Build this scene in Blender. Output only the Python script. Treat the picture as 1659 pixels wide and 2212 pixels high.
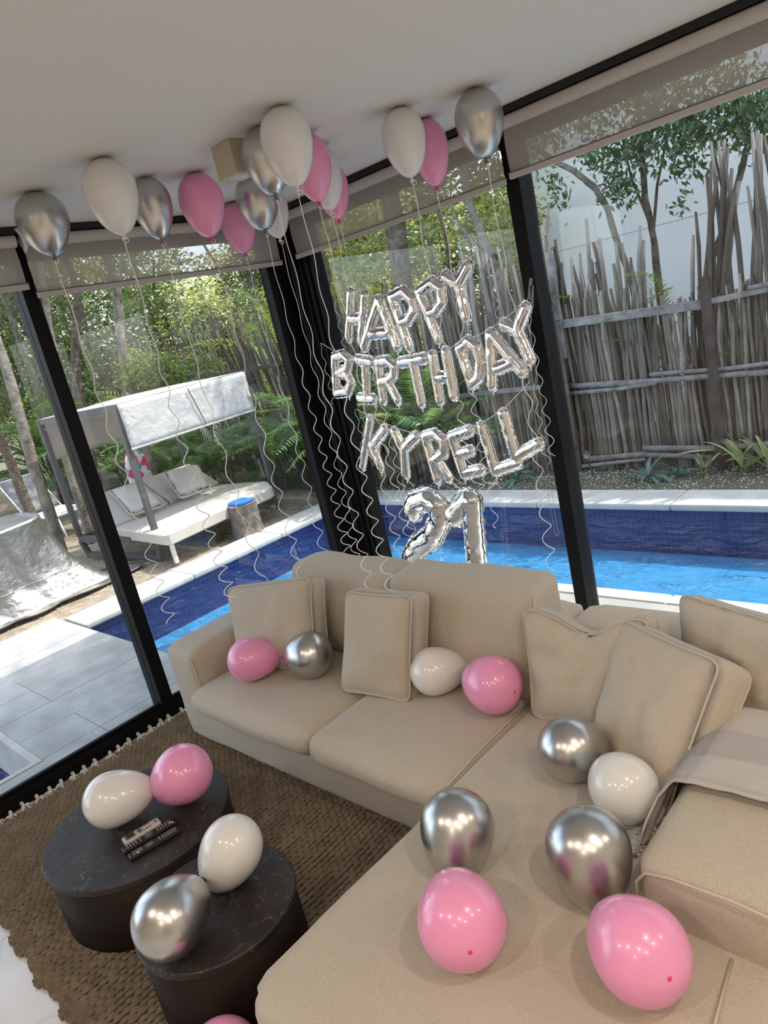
import bpy, bmesh, math, random
import numpy as np
from mathutils import Vector, Matrix, noise as mn
R_ = random.Random(7)
PI = math.pi
scn = bpy.context.scene
for o in list(bpy.data.objects): bpy.data.objects.remove(o)
COL = scn.collection

# ------------------------------------------------------------------ camera
cd = bpy.data.cameras.new('camera'); cam = bpy.data.objects.new('camera', cd); COL.objects.link(cam)
cam.matrix_world = Matrix(((0.715762, -0.020679, 0.698038, 0.0), (0.663036, 0.333934, -0.669979, 0.0), (-0.219244, 0.942370, 0.252728, 2.0), (0, 0, 0, 1)))
cd.sensor_fit = 'VERTICAL'; cd.sensor_height = 24.0; cd.lens = 1547.4 / 2212 * 24.0
cd.clip_start = 0.05; cd.clip_end = 200
scn.camera = cam

# ------------------------------------------------------------------ world, sun, exposure
w = bpy.data.worlds.new('sky'); scn.world = w; w.use_nodes = True
nt = w.node_tree; nt.nodes.clear()
sky = nt.nodes.new('ShaderNodeTexSky'); sky.sky_type = 'NISHITA'; sky.sun_disc = False
sky.sun_elevation = math.radians(55); sky.sun_rotation = math.radians(20); sky.altitude = 10; sky.dust_density = 2.0
bg = nt.nodes.new('ShaderNodeBackground'); bg.inputs[1].default_value = 0.78
wo = nt.nodes.new('ShaderNodeOutputWorld')
hs_ = nt.nodes.new('ShaderNodeHueSaturation'); hs_.inputs['Saturation'].default_value = .62
nt.links.new(sky.outputs[0], hs_.inputs['Color']); nt.links.new(hs_.outputs[0], bg.inputs[0]); nt.links.new(bg.outputs[0], wo.inputs[0])
sl = bpy.data.lights.new('sun', 'SUN'); sl.energy = 6.0; sl.angle = math.radians(0.6); sl.color = (1.0, .93, .82)
so = bpy.data.objects.new('sun', sl); COL.objects.link(so)
SUN_DIR = Vector((0.30, 0.42, 0.86)).normalized()
so.rotation_euler = SUN_DIR.to_track_quat('Z', 'Y').to_euler(); so.location = (-8, 5, 14)
vs = scn.view_settings; vs.view_transform = 'Standard'; vs.look = 'None'; vs.gamma = 1.0; vs.use_curve_mapping = False
vs.exposure = -0.14
CEIL = 2.85
XL, YR = -3.97, 3.46          # inner faces of the two glazed walls
XB, YB = 3.2, -3.4            # far sides of the room, behind the camera
def area_light(name, loc, size, power, color, rot=(0, 0, 0)):
    l = bpy.data.lights.new(name, 'AREA'); l.shape = 'DISK'; l.size = size; l.energy = power; l.color = color
    o = bpy.data.objects.new(name, l); COL.objects.link(o); o.location = loc; o.rotation_euler = rot; return o
WARM = (1.0, .85, .69)
LAMPS = [(0.4, 0.9), (1.5, 0.9), (0.4, -0.6), (1.5, -0.6), (-0.9, -0.9), (-2.2, -1.3), (0.4, -2.2), (1.9, 2.3)]
LAMP_W = 16

# ------------------------------------------------------------------ materials
MATS = {}
def nodes(m): return m.node_tree.nodes, m.node_tree.links
def mat(name, col, rough=.6, metal=0., spec=.5, coat=0., bump=None, vary=None, trans=0., sss=0., sheen=0.):
    m = bpy.data.materials.new(name); m.use_nodes = True; N, L = nodes(m)
    b = N['Principled BSDF']; b.inputs['Base Color'].default_value = (*col, 1); b.inputs['Roughness'].default_value = rough
    b.inputs['Metallic'].default_value = metal; b.inputs['Specular IOR Level'].default_value = spec
    b.inputs['Coat Weight'].default_value = coat; b.inputs['Coat Roughness'].default_value = .08
    b.inputs['Transmission Weight'].default_value = trans
    if sheen: b.inputs['Sheen Weight'].default_value = sheen
    if sss:
        b.inputs['Subsurface Weight'].default_value = sss; b.inputs['Subsurface Radius'].default_value = (.05, .04, .03)
    tc = N.new('ShaderNodeTexCoord')
    if vary:            # (scale, dark factor, light factor, detail)
        n = N.new('ShaderNodeTexNoise'); n.inputs['Scale'].default_value = vary[0]; n.inputs['Detail'].default_value = vary[3] if len(vary) > 3 else 4
        r = N.new('ShaderNodeMapRange'); r.inputs[1].default_value = .3; r.inputs[2].default_value = .7
        r.inputs[3].default_value = vary[1]; r.inputs[4].default_value = vary[2]
        mx = N.new('ShaderNodeVectorMath'); mx.operation = 'SCALE'; mx.inputs[0].default_value = col
        L.new(tc.outputs['Object'], n.inputs['Vector']); L.new(n.outputs[0], r.inputs[0]); L.new(r.outputs[0], mx.inputs['Scale']); L.new(mx.outputs[0], b.inputs['Base Color'])
    if bump:            # (scale, strength, distance)
        n = N.new('ShaderNodeTexNoise'); n.inputs['Scale'].default_value = bump[0]; n.inputs['Detail'].default_value = 5
        bp = N.new('ShaderNodeBump'); bp.inputs['Strength'].default_value = bump[1]; bp.inputs['Distance'].default_value = bump[2]
        L.new(tc.outputs['Object'], n.inputs['Vector']); L.new(n.outputs[0], bp.inputs['Height']); L.new(bp.outputs[0], b.inputs['Normal'])
    MATS[name] = m; return m
def leaf_mat(name, c1, c2, tr=.45):
    m = bpy.data.materials.new(name); m.use_nodes = True; N, L = nodes(m); N.clear()
    out = N.new('ShaderNodeOutputMaterial'); g = N.new('ShaderNodeNewGeometry')
    r = N.new('ShaderNodeMix'); r.data_type = 'RGBA'; r.inputs[6].default_value = (*c1, 1); r.inputs[7].default_value = (*c2, 1)
    L.new(g.outputs['Random Per Island'], r.inputs[0])
    d = N.new('ShaderNodeBsdfDiffuse'); t = N.new('ShaderNodeBsdfTranslucent'); gl = N.new('ShaderNodeBsdfGlossy'); gl.inputs[1].default_value = .35
    gl.inputs[0].default_value = (.8, .85, .8, 1)
    L.new(r.outputs[2], d.inputs[0])
    hs = N.new('ShaderNodeHueSaturation'); hs.inputs['Hue'].default_value = .47; hs.inputs['Value'].default_value = 1.7; hs.inputs['Saturation'].default_value = 1.05
    L.new(r.outputs[2], hs.inputs['Color']); L.new(hs.outputs[0], t.inputs[0])
    m1 = N.new('ShaderNodeMixShader'); m1.inputs[0].default_value = tr; L.new(d.outputs[0], m1.inputs[1]); L.new(t.outputs[0], m1.inputs[2])
    m2 = N.new('ShaderNodeMixShader'); m2.inputs[0].default_value = .06; L.new(m1.outputs[0], m2.inputs[1]); L.new(gl.outputs[0], m2.inputs[2])
    L.new(m2.outputs[0], out.inputs[0]); MATS[name] = m; return m

M_ceil = mat('ceiling_paint', (.72, .685, .64), .9, bump=(60, .05, .002))
M_wall = mat('wall_paint', (.72, .68, .62), .9)
M_black = mat('black_aluminium', (.006, .006, .0065), .5, spec=.12)
M_blackm = mat('black_gasket', (.006, .006, .006), .6)
M_linen = mat('linen', (.51, .445, .36), .95, spec=.2, vary=(330, .80, 1.14, 3), bump=(420, .5, .002), sheen=.15)
M_pipe = mat('linen_piping', (.54, .475, .39), .95, spec=.2)
M_throw = mat('throw', (.50, .45, .41), .95, spec=.2)
M_tassel = mat('tassel_cotton', (.62, .57, .50), .95)
M_ribbon = mat('curling_ribbon', (.92, .91, .89), .35)
M_twine = mat('white_twine', (.85, .83, .80), .6)
M_chain = mat('steel_chain', (.5, .48, .45), .4, metal=.7)
M_wbal = mat('white_latex', (.76, .745, .725), .22, coat=.5, sss=.25)
M_pbal = mat('pink_latex', (.86, .33, .56), .25, coat=.5, sss=.2)
M_pknot = mat('pink_latex_thick', (.80, .03, .20), .3)
M_sbal = mat('chrome_latex', (.56, .555, .545), .29, metal=1.)
M_sknot = mat('chrome_latex_thick', (.16, .155, .15), .35, metal=.6)
M_foil = mat('silver_foil', (.93, .92, .91), .07, metal=1., bump=(20, .14, .012))
M_tabletop = mat('dark_stone', (.028, .022, .020), .5, spec=.3, vary=(6, .6, 1.6, 8))
M_tableside = mat('dark_bronze', (.012, .0065, .0045), .55, spec=.25, vary=(9, .8, 1.4))
M_remw = mat('white_plastic', (.55, .50, .46), .4)
M_remb = mat('black_plastic', (.012, .012, .014), .35)
M_keyw = mat('key_print_white', (.6, .6, .6), .5); M_keyr = mat('key_red', (.5, .03, .04), .5); M_keyg = mat('key_grey', (.10, .10, .11), .5)
M_lcd = mat('lcd_dark', (.03, .035, .035), .15)
M_marble = mat('white_marble', (.74, .72, .69), .18, vary=(2.2, .82, 1.05, 8))
M_grout = mat('grout', (.34, .33, .31), .9)
M_dkbase = mat('mortar', (.13, .14, .14), .9)
M_coping = mat('limestone_coping', (.52, .515, .49), .7, vary=(5, .82, 1.1, 6), bump=(25, .3, .004))
M_conc = mat('grey_concrete', (.30, .30, .30), .8, vary=(3, .9, 1.08))
M_gravel = mat('gravel', (.42, .34, .25), .95, vary=(9, .62, 1.22, 10), bump=(70, 1., .03))
M_soil = mat('mossy_soil', (.12, .12, .075), .95, vary=(26, .6, 1.35, 10), bump=(45, .9, .03))
M_pebble = mat('pale_pebble', (.62, .58, .50), .9)
M_bark = mat('bark', (.12, .092, .07), .95, vary=(14, .45, 1.7, 8), bump=(30, 1., .03))
M_barkp = mat('pale_bark', (.18, .155, .125), .95, vary=(10, .5, 1.6, 8), bump=(24, 1., .02))
M_stick = [mat('weathered_stick_%s' % n, c, .9, vary=(9, .65, 1.35, 6), bump=(40, .6, .01)) for n, c in (('grey', (.21, .18, .15)), ('brown', (.12, .095, .07)), ('pale', (.29, .255, .215)))]
M_stickd = [mat('dark_stick_%s' % n, c, .9, vary=(9, .65, 1.35, 6)) for n, c in (('grey', (.12, .09, .07)), ('brown', (.06, .042, .032)))]
M_beam = mat('weathered_beam', (.25, .235, .225), .9, vary=(12, .6, 1.4, 8), bump=(50, .6, .01))
M_post = mat('dark_timber', (.075, .055, .045), .9, vary=(8, .6, 1.6, 8))
M_house = mat('white_render', (.86, .85, .83), .9, vary=(1.2, .94, 1.03, 6))
M_canvas = mat('white_canvas', (.50, .49, .475), .85, vary=(7, .9, 1.05, 6), bump=(14, .5, .03))
M_cushion = mat('cream_vinyl', (.58, .53, .46), .55, vary=(3, .93, 1.04))
M_frame = mat('grey_aluminium', (.085, .08, .08), .5)
M_white = mat('white_metal', (.75, .75, .75), .4)
M_sling = mat('grey_sling', (.20, .20, .21), .8)
M_slingw = mat('white_sling', (.6, .62, .60), .8)
M_tarp = mat('silver_tarp', (.34, .33, .315), .36, metal=.92, bump=(9, .6, .03))
M_blue = mat('blue_plastic', (.02, .18, .68), .4)
M_pot = mat('lantern_metal', (.05, .05, .055), .6)
M_spike = leaf_mat('snake_plant_leaf', (.10, .17, .10), (.14, .22, .13), .15)
M_spikey = leaf_mat('yellow_leaf_edge', (.55, .55, .22), (.62, .6, .28), .2)
M_rhoeo = leaf_mat('blue_green_leaf', (.09, .17, .14), (.13, .24, .19), .15)
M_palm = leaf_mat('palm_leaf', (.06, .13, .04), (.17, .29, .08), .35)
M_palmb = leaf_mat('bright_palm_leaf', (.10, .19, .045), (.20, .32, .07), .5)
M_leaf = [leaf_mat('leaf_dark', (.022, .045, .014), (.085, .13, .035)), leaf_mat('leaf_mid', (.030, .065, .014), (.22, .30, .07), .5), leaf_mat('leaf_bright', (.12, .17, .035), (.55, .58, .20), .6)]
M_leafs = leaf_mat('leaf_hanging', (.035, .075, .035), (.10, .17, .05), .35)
M_lampbox = mat('beige_lamp_box', (.50, .43, .31), .8); M_lens = mat('lamp_lens', (.35, .32, .27), .3)
M_tape = mat('clear_tape', (.16, .16, .16), .25)

def special():
    # braided jute
    m = mat('jute', (.215, .17, .125), .95, spec=.1, vary=(12, .82, 1.18, 6), bump=(260, .6, .004)); MATS['jute'] = m
    # stone table top: fine pale scratches
    N, L = nodes(M_tabletop); b = N['Principled BSDF']; src = b.inputs['Base Color'].links[0].from_socket
    tc = N.new('ShaderNodeTexCoord')
    prev = src
    for k, (sc, rot) in enumerate(((7, .4), (9, 1.9), (6, 3.0))):
        mp = N.new('ShaderNodeMapping'); mp.inputs['Rotation'].default_value = (0, 0, rot); mp.inputs['Location'].default_value = (k * 3.1, k, 0)
        nz = N.new('ShaderNodeTexNoise'); nz.inputs['Scale'].default_value = sc; nz.inputs['Detail'].default_value = 5; nz.inputs['Distortion'].default_value = 1.4
        s = N.new('ShaderNodeMath'); s.operation = 'SUBTRACT'; s.inputs[1].default_value = .5
        a = N.new('ShaderNodeMath'); a.operation = 'ABSOLUTE'
        r = N.new('ShaderNodeMapRange'); r.inputs[1].default_value = 0; r.inputs[2].default_value = .006; r.inputs[3].default_value = .5; r.inputs[4].default_value = 0
        n2 = N.new('ShaderNodeTexNoise'); n2.inputs['Scale'].default_value = 11; r2 = N.new('ShaderNodeMapRange'); r2.inputs[1].default_value = .52; r2.inputs[2].default_value = .62
        mu = N.new('ShaderNodeMath'); mu.operation = 'MULTIPLY'
        mx = N.new('ShaderNodeMix'); mx.data_type = 'RGBA'; mx.inputs[7].default_value = (.36, .31, .27, 1)
        L.new(tc.outputs['Object'], mp.inputs[0]); L.new(mp.outputs[0], nz.inputs['Vector']); L.new(nz.outputs[0], s.inputs[0]); L.new(s.outputs[0], a.inputs[0]); L.new(a.outputs[0], r.inputs[0])
        L.new(mp.outputs[0], n2.inputs['Vector']); L.new(n2.outputs[0], r2.inputs[0]); L.new(r.outputs[0], mu.inputs[0]); L.new(r2.outputs[0], mu.inputs[1])
        L.new(mu.outputs[0], mx.inputs[0]); L.new(prev, mx.inputs[6]); prev = mx.outputs[2]
    L.new(prev, b.inputs['Base Color'])
    # marble veins
    N, L = nodes(M_marble); b = N['Principled BSDF']; src = b.inputs['Base Color'].links[0].from_socket
    tc = N.new('ShaderNodeTexCoord'); nz = N.new('ShaderNodeTexNoise'); nz.inputs['Scale'].default_value = 1.6; nz.inputs['Detail'].default_value = 8; nz.inputs['Distortion'].default_value = 1.2
    s = N.new('ShaderNodeMath'); s.operation = 'SUBTRACT'; s.inputs[1].default_value = .5; a = N.new('ShaderNodeMath'); a.operation = 'ABSOLUTE'
    r = N.new('ShaderNodeMapRange'); r.inputs[2].default_value = .015; r.inputs[3].default_value = .35; r.inputs[4].default_value = 0
    mx = N.new('ShaderNodeMix'); mx.data_type = 'RGBA'; mx.inputs[7].default_value = (.42, .42, .41, 1)
    L.new(tc.outputs['Object'], nz.inputs['Vector']); L.new(nz.outputs[0], s.inputs[0]); L.new(s.outputs[0], a.inputs[0]); L.new(a.outputs[0], r.inputs[0]); L.new(r.outputs[0], mx.inputs[0]); L.new(src, mx.inputs[6]); L.new(mx.outputs[2], b.inputs['Base Color'])
    # wet deck stone: puddles are glossy
    m = mat('wet_deck_stone', (.36, .375, .38), .5, vary=(3.5, .72, 1.12, 8)); N, L = nodes(m); b = N['Principled BSDF']
    tc = N.new('ShaderNodeTexCoord'); nz = N.new('ShaderNodeTexNoise'); nz.inputs['Scale'].default_value = 2.2; nz.inputs['Detail'].default_value = 6
    r = N.new('ShaderNodeMapRange'); r.inputs[1].default_value = .42; r.inputs[2].default_value = .58; r.inputs[3].default_value = .5; r.inputs[4].default_value = .12
    L.new(tc.outputs['Object'], nz.inputs['Vector']); L.new(nz.outputs[0], r.inputs[0]); L.new(r.outputs[0], b.inputs['Roughness'])
    bn = N.new('ShaderNodeTexNoise'); bn.inputs['Scale'].default_value = 22; bn.inputs['Detail'].default_value = 6
    bp = N.new('ShaderNodeBump'); bp.inputs['Strength'].default_value = .35; bp.inputs['Distance'].default_value = .006
    L.new(tc.outputs['Object'], bn.inputs['Vector']); L.new(bn.outputs[0], bp.inputs['Height']); L.new(bp.outputs[0], b.inputs['Normal'])
    # pool mosaic
    for name, c1, c2, g in (('pool_mosaic_wall', (.006, .014, .10), (.010, .024, .15), (.07, .08, .18)), ('pool_mosaic_floor', (.075, .30, .47), (.11, .38, .55), (.2, .42, .55))):
        m = mat(name, c1, .4); N, L = nodes(m); b = N['Principled BSDF']
        tc = N.new('ShaderNodeTexCoord'); br = N.new('ShaderNodeTexBrick'); br.offset = 0; br.inputs['Scale'].default_value = 1
        br.inputs['Brick Width'].default_value = .05; br.inputs['Row Height'].default_value = .05; br.inputs['Mortar Size'].default_value = .0022
        br.inputs['Color1'].default_value = (*c1, 1); br.inputs['Color2'].default_value = (*c2, 1); br.inputs['Mortar'].default_value = (*g, 1)
        mp = N.new('ShaderNodeCombineXYZ'); sp = N.new('ShaderNodeSeparateXYZ'); ad = N.new('ShaderNodeMath')
        L.new(tc.outputs['Object'], sp.inputs[0])
        if 'wall' in name:
            L.new(sp.outputs[0], ad.inputs[0]); L.new(sp.outputs[1], ad.inputs[1]); L.new(ad.outputs[0], mp.inputs[0]); L.new(sp.outputs[2], mp.inputs[1])
        else:
            L.new(sp.outputs[0], mp.inputs[0]); L.new(sp.outputs[1], mp.inputs[1])
        L.new(mp.outputs[0], br.inputs['Vector']); L.new(br.outputs[0], b.inputs['Base Color'])
    # glass and water: thin surfaces that pass light straight through, reflecting by Fresnel
    for name, tint, ior, rough, bmp in (('window_glass', (.96, .975, .97), 1.5, .0, None), ('pool_water', (.60, .80, .95), 1.5, .02, (3.4, 1.0, .6))):
        m = bpy.data.materials.new(name); m.use_nodes = True; N, L = nodes(m); N.clear()
        o = N.new('ShaderNodeOutputMaterial'); t = N.new('ShaderNodeBsdfTransparent'); t.inputs[0].default_value = (*tint, 1)
        g = N.new('ShaderNodeBsdfGlossy'); g.inputs[1].default_value = rough; g.inputs[0].default_value = (1, 1, 1, 1)
        f = N.new('ShaderNodeFresnel'); f.inputs[0].default_value = ior; mx = N.new('ShaderNodeMixShader')
        ge = N.new('ShaderNodeNewGeometry'); iv = N.new('ShaderNodeMath'); iv.operation = 'SUBTRACT'; iv.inputs[0].default_value = 1; ml = N.new('ShaderNodeMath'); ml.operation = 'MULTIPLY'
        L.new(ge.outputs['Backfacing'], iv.inputs[1]); L.new(iv.outputs[0], ml.inputs[0]); L.new(f.outputs[0], ml.inputs[1])
        L.new(ml.outputs[0], mx.inputs[0]); L.new(t.outputs[0], mx.inputs[1]); L.new(g.outputs[0], mx.inputs[2]); L.new(mx.outputs[0], o.inputs[0])
        if bmp:
            tc = N.new('ShaderNodeTexCoord'); mp = N.new('ShaderNodeMapping'); mp.inputs['Scale'].default_value = (.8, 1.5, 1); mp.inputs['Rotation'].default_value = (0, 0, .5)
            nz = N.new('ShaderNodeTexNoise'); nz.inputs['Scale'].default_value = bmp[0]; nz.inputs['Detail'].default_value = 6; nz.inputs['Distortion'].default_value = .8
            bp = N.new('ShaderNodeBump'); bp.inputs['Strength'].default_value = bmp[1]; bp.inputs['Distance'].default_value = bmp[2]
            L.new(tc.outputs['Object'], mp.inputs[0]); L.new(mp.outputs[0], nz.inputs['Vector']); L.new(nz.outputs[0], bp.inputs['Height']); L.new(bp.outputs[0], g.inputs['Normal']); L.new(bp.outputs[0], f.inputs['Normal'])
        MATS[name] = m
    # solar screen fabric: opaque threads, a little translucent, small open share
    m = bpy.data.materials.new('screen_fabric'); m.use_nodes = True; N, L = nodes(m); N.clear()
    o = N.new('ShaderNodeOutputMaterial'); d = N.new('ShaderNodeBsdfDiffuse'); d.inputs[0].default_value = (.52, .49, .45, 1)
    tl = N.new('ShaderNodeBsdfTranslucent'); tl.inputs[0].default_value = (.40, .36, .31, 1); t = N.new('ShaderNodeBsdfTransparent'); t.inputs[0].default_value = (1, 1, 1, 1)
    m1 = N.new('ShaderNodeMixShader'); m1.inputs[0].default_value = .15; m2 = N.new('ShaderNodeMixShader'); m2.inputs[0].default_value = .28
    L.new(d.outputs[0], m1.inputs[1]); L.new(tl.outputs[0], m1.inputs[2]); L.new(m1.outputs[0], m2.inputs[1]); L.new(t.outputs[0], m2.inputs[2]); L.new(m2.outputs[0], o.inputs[0])
    MATS['screen_fabric'] = m
    # throw: broad woven checks
    N, L = nodes(M_throw); b = N['Principled BSDF']; uv = N.new('ShaderNodeTexCoord'); sp = N.new('ShaderNodeSeparateXYZ'); L.new(uv.outputs['UV'], sp.inputs[0])
    outs = []
    for k, fr in ((0, 2.0), (1, 2.2)):
        a = N.new('ShaderNodeMath'); a.operation = 'MULTIPLY'; a.inputs[1].default_value = fr; c = N.new('ShaderNodeMath'); c.operation = 'FRACT'
        g = N.new('ShaderNodeMath'); g.operation = 'GREATER_THAN'; g.inputs[1].default_value = .5
        L.new(sp.outputs[k], a.inputs[0]); L.new(a.outputs[0], c.inputs[0]); L.new(c.outputs[0], g.inputs[0]); outs.append(g.outputs[0])
    ad = N.new('ShaderNodeMath'); L.new(outs[0], ad.inputs[0]); L.new(outs[1], ad.inputs[1]); dv = N.new('ShaderNodeMath'); dv.operation = 'DIVIDE'; dv.inputs[1].default_value = 2; L.new(ad.outputs[0], dv.inputs[0])
    mx = N.new('ShaderNodeMix'); mx.data_type = 'RGBA'; mx.inputs[6].default_value = (.52, .48, .44, 1); mx.inputs[7].default_value = (.37, .34, .33, 1)
    L.new(dv.outputs[0], mx.inputs[0]); L.new(mx.outputs[2], b.inputs['Base Color'])
    nz = N.new('ShaderNodeTexNoise'); nz.inputs['Scale'].default_value = 300; bp = N.new('ShaderNodeBump'); bp.inputs['Strength'].default_value = .6; bp.inputs['Distance'].default_value = .003
    L.new(uv.outputs['Object'], nz.inputs['Vector']); L.new(nz.outputs[0], bp.inputs['Height']); L.new(bp.outputs[0], b.inputs['Normal'])
    # pink leaf print
    m = mat('leaf_print', (.8, .8, .8), .5); N, L = nodes(m); b = N['Principled BSDF']; tc = N.new('ShaderNodeTexCoord')
    wv = N.new('ShaderNodeTexVoronoi'); wv.inputs['Scale'].default_value = 9; cr = N.new('ShaderNodeValToRGB'); cr.color_ramp.interpolation = 'CONSTANT'
    e = cr.color_ramp.elements; e[0].color = (.75, .76, .74, 1); e[1].position = .45; e[1].color = (.75, .03, .18, 1); x = e.new(.75); x.color = (.15, .35, .38, 1)
    L.new(tc.outputs['Object'], wv.inputs['Vector']); L.new(wv.outputs['Color'], cr.inputs[0]); L.new(cr.outputs[0], b.inputs['Base Color'])
special()
M_glass, M_water, M_screen, M_jute, M_deck, M_mosw, M_mosf = [MATS[k] for k in ('window_glass', 'pool_water', 'screen_fabric', 'jute', 'wet_deck_stone', 'pool_mosaic_wall', 'pool_mosaic_floor')]

# ------------------------------------------------------------------ geometry helpers
class G:
    """collects vertices and faces in world space"""
    def __init__(s): s.v = []; s.f = []
    def add(s, v, f):
        n = len(s.v); s.v += [tuple(p) for p in v]; s.f += [tuple(i + n for i in q) for q in f]; return s
    def box(s, a, b):
        (x0, y0, z0), (x1, y1, z1) = a, b
        return s.add([(x0, y0, z0), (x1, y0, z0), (x1, y1, z0), (x0, y1, z0), (x0, y0, z1), (x1, y0, z1), (x1, y1, z1), (x0, y1, z1)],
                     [(0, 3, 2, 1), (4, 5, 6, 7), (0, 1, 5, 4), (1, 2, 6, 5), (2, 3, 7, 6), (3, 0, 4, 7)])
    def obox(s, c, ux, uy, uz, hx, hy, hz):
        c, ux, uy, uz = Vector(c), Vector(ux).normalized(), Vector(uy).normalized(), Vector(uz).normalized()
        vs = [c + ux * (hx * i) + uy * (hy * j) + uz * (hz * k) for k in (-1, 1) for i, j in ((-1, -1), (1, -1), (1, 1), (-1, 1))]
        return s.add(vs, [(0, 3, 2, 1), (4, 5, 6, 7), (0, 1, 5, 4), (1, 2, 6, 5), (2, 3, 7, 6), (3, 0, 4, 7)])
    def bar(s, p, q, wd, ht, up=(0, 0, 1)):
        p, q = Vector(p), Vector(q); d = q - p; u = Vector(up)
        x = d.cross(u)
        if x.length < 1e-4: x = d.cross(Vector((1, 0, 0)))
        x.normalize(); z = x.cross(d).normalized()
        return s.obox((p + q) / 2, d, x, z, d.length / 2, wd / 2, ht / 2)
    def tube(s, pts, rad, seg=8, caps=True, flat=1.0):
        pts = [Vector(p) for p in pts]; n = len(pts)
        if not hasattr(rad, '__len__'): rad = [rad] * n
        t0 = (pts[1] - pts[0]).normalized(); ref = Vector((0, 0, 1)) if abs(t0.z) < .9 else Vector((1, 0, 0))
        x = t0.cross(ref).normalized(); vs = []; fs = []
        for i, p in enumerate(pts):
            t = (pts[min(i + 1, n - 1)] - pts[max(i - 1, 0)]).normalized()
            x = (x - t * x.dot(t)).normalized(); y = t.cross(x)
            for k in range(seg):
                a = 2 * PI * k / seg; vs.append(p + (x * math.cos(a) + y * math.sin(a) * flat) * rad[i])
        for i in range(n - 1):
            for k in range(seg):
                a, b = i * seg + k, i * seg + (k + 1) % seg; fs.append((a, b, b + seg, a + seg))
        if caps: fs.append(tuple(range(seg - 1, -1, -1))); fs.append(tuple((n - 1) * seg + k for k in range(seg)))
        return s.add(vs, fs)
    def lathe(s, c, prof, axis=(0, 0, 1), seg=32):
        c = Vector(c); z = Vector(axis).normalized(); x = z.orthogonal().normalized(); y = z.cross(x); vs = []; fs = []
        for r, h in prof:
            for k in range(seg):
                a = 2 * PI * k / seg; vs.append(c + z * h + (x * math.cos(a) + y * math.sin(a)) * r)
        for i in range(len(prof) - 1):
            for k in range(seg):
                a, b = i * seg + k, i * seg + (k + 1) % seg; fs.append((a, b, b + seg, a + seg))
        fs.append(tuple(range(seg - 1, -1, -1))); fs.append(tuple((len(prof) - 1) * seg + k for k in range(seg)))
        return s.add(vs, fs)
    def grid(s, fn, nu, nv, close=False):
        vs = [fn(i / nu, j / nv) for j in range(nv + 1) for i in range(nu + 1)]
        return s.add(vs, [(j * (nu + 1) + i, j * (nu + 1) + i + 1, (j + 1) * (nu + 1) + i + 1, (j + 1) * (nu + 1) + i) for j in range(nv) for i in range(nu)])
    def build(s, name, m, parent=None, smooth=False, loc=None, bevel=0, weld=False):
        me = bpy.data.meshes.new(name); o = bpy.data.objects.new(name, me); COL.objects.link(o)
        off = Vector((0, 0, 0))
        if parent is not None:
            o.parent = parent; off = wloc(parent)
        elif loc is not None:
            off = Vector(loc); o.location = off
        me.from_pydata([(v[0] - off[0], v[1] - off[1], v[2] - off[2]) for v in s.v], [], s.f)
        if loc is not None and parent is not None: raise ValueError
        me.materials.append(m)
        if bevel or weld:
            b = bmesh.new(); b.from_mesh(me)
            if weld: bmesh.ops.remove_doubles(b, verts=b.verts, dist=1e-5)
            if bevel: bmesh.ops.bevel(b, geom=list(b.edges), offset=bevel, segments=2, affect='EDGES', profile=.5, clamp_overlap=True)
            b.to_mesh(me); b.free()
        if smooth: me.shade_smooth()
        me.update(); return o
def wloc(o):
    v = Vector(o.location)
    while o.parent is not None: o = o.parent; v = v + Vector(o.location)
    return v
def tag(o, label=None, cat=None, group=None, kind=None):
    if label: o['label'] = label
    if cat: o['category'] = cat
    if group: o['group'] = group
    if kind: o['kind'] = kind
    return o
def empty(name, loc, label, cat, group=None, kind=None):
    o = bpy.data.objects.new(name, None); COL.objects.link(o); o.location = loc; o.empty_display_size = .05
    return tag(o, label, cat, group, kind)
def struct(o): o['kind'] = 'structure'; return o
def sempty(name, loc):
    o = bpy.data.objects.new(name, None); COL.objects.link(o); o.location = loc; o['kind'] = 'structure'; return o
def inst(src, parent=None, loc=(0, 0, 0), rot=(0, 0, 0), sc=(1, 1, 1)):
    c = src.copy(); COL.objects.link(c); c.parent = parent; c.location = loc; c.rotation_euler = rot; c.scale = sc; return c
def fast_mesh(name, V, F, m, parent=None, smooth=False, loc=(0, 0, 0)):
    """V (n,3) array, F (k,4) array, object space"""
    me = bpy.data.meshes.new(name); me.vertices.add(len(V)); me.vertices.foreach_set('co', np.ascontiguousarray(V, dtype=np.float32).ravel())
    k = F.shape[1]; me.loops.add(F.size); me.loops.foreach_set('vertex_index', np.ascontiguousarray(F, dtype=np.int32).ravel())
    me.polygons.add(len(F)); me.polygons.foreach_set('loop_start', np.arange(0, F.size, k, dtype=np.int32)); me.polygons.foreach_set('loop_total', np.full(len(F), k, dtype=np.int32))
    me.update(calc_edges=True); me.materials.append(m)
    if smooth: me.shade_smooth()
    o = bpy.data.objects.new(name, me); COL.objects.link(o); o.parent = parent; o.location = loc; return o
def fbm(p, o=3):
    return mn.fractal(Vector(p), 1.0, 2.0, o)

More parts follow.
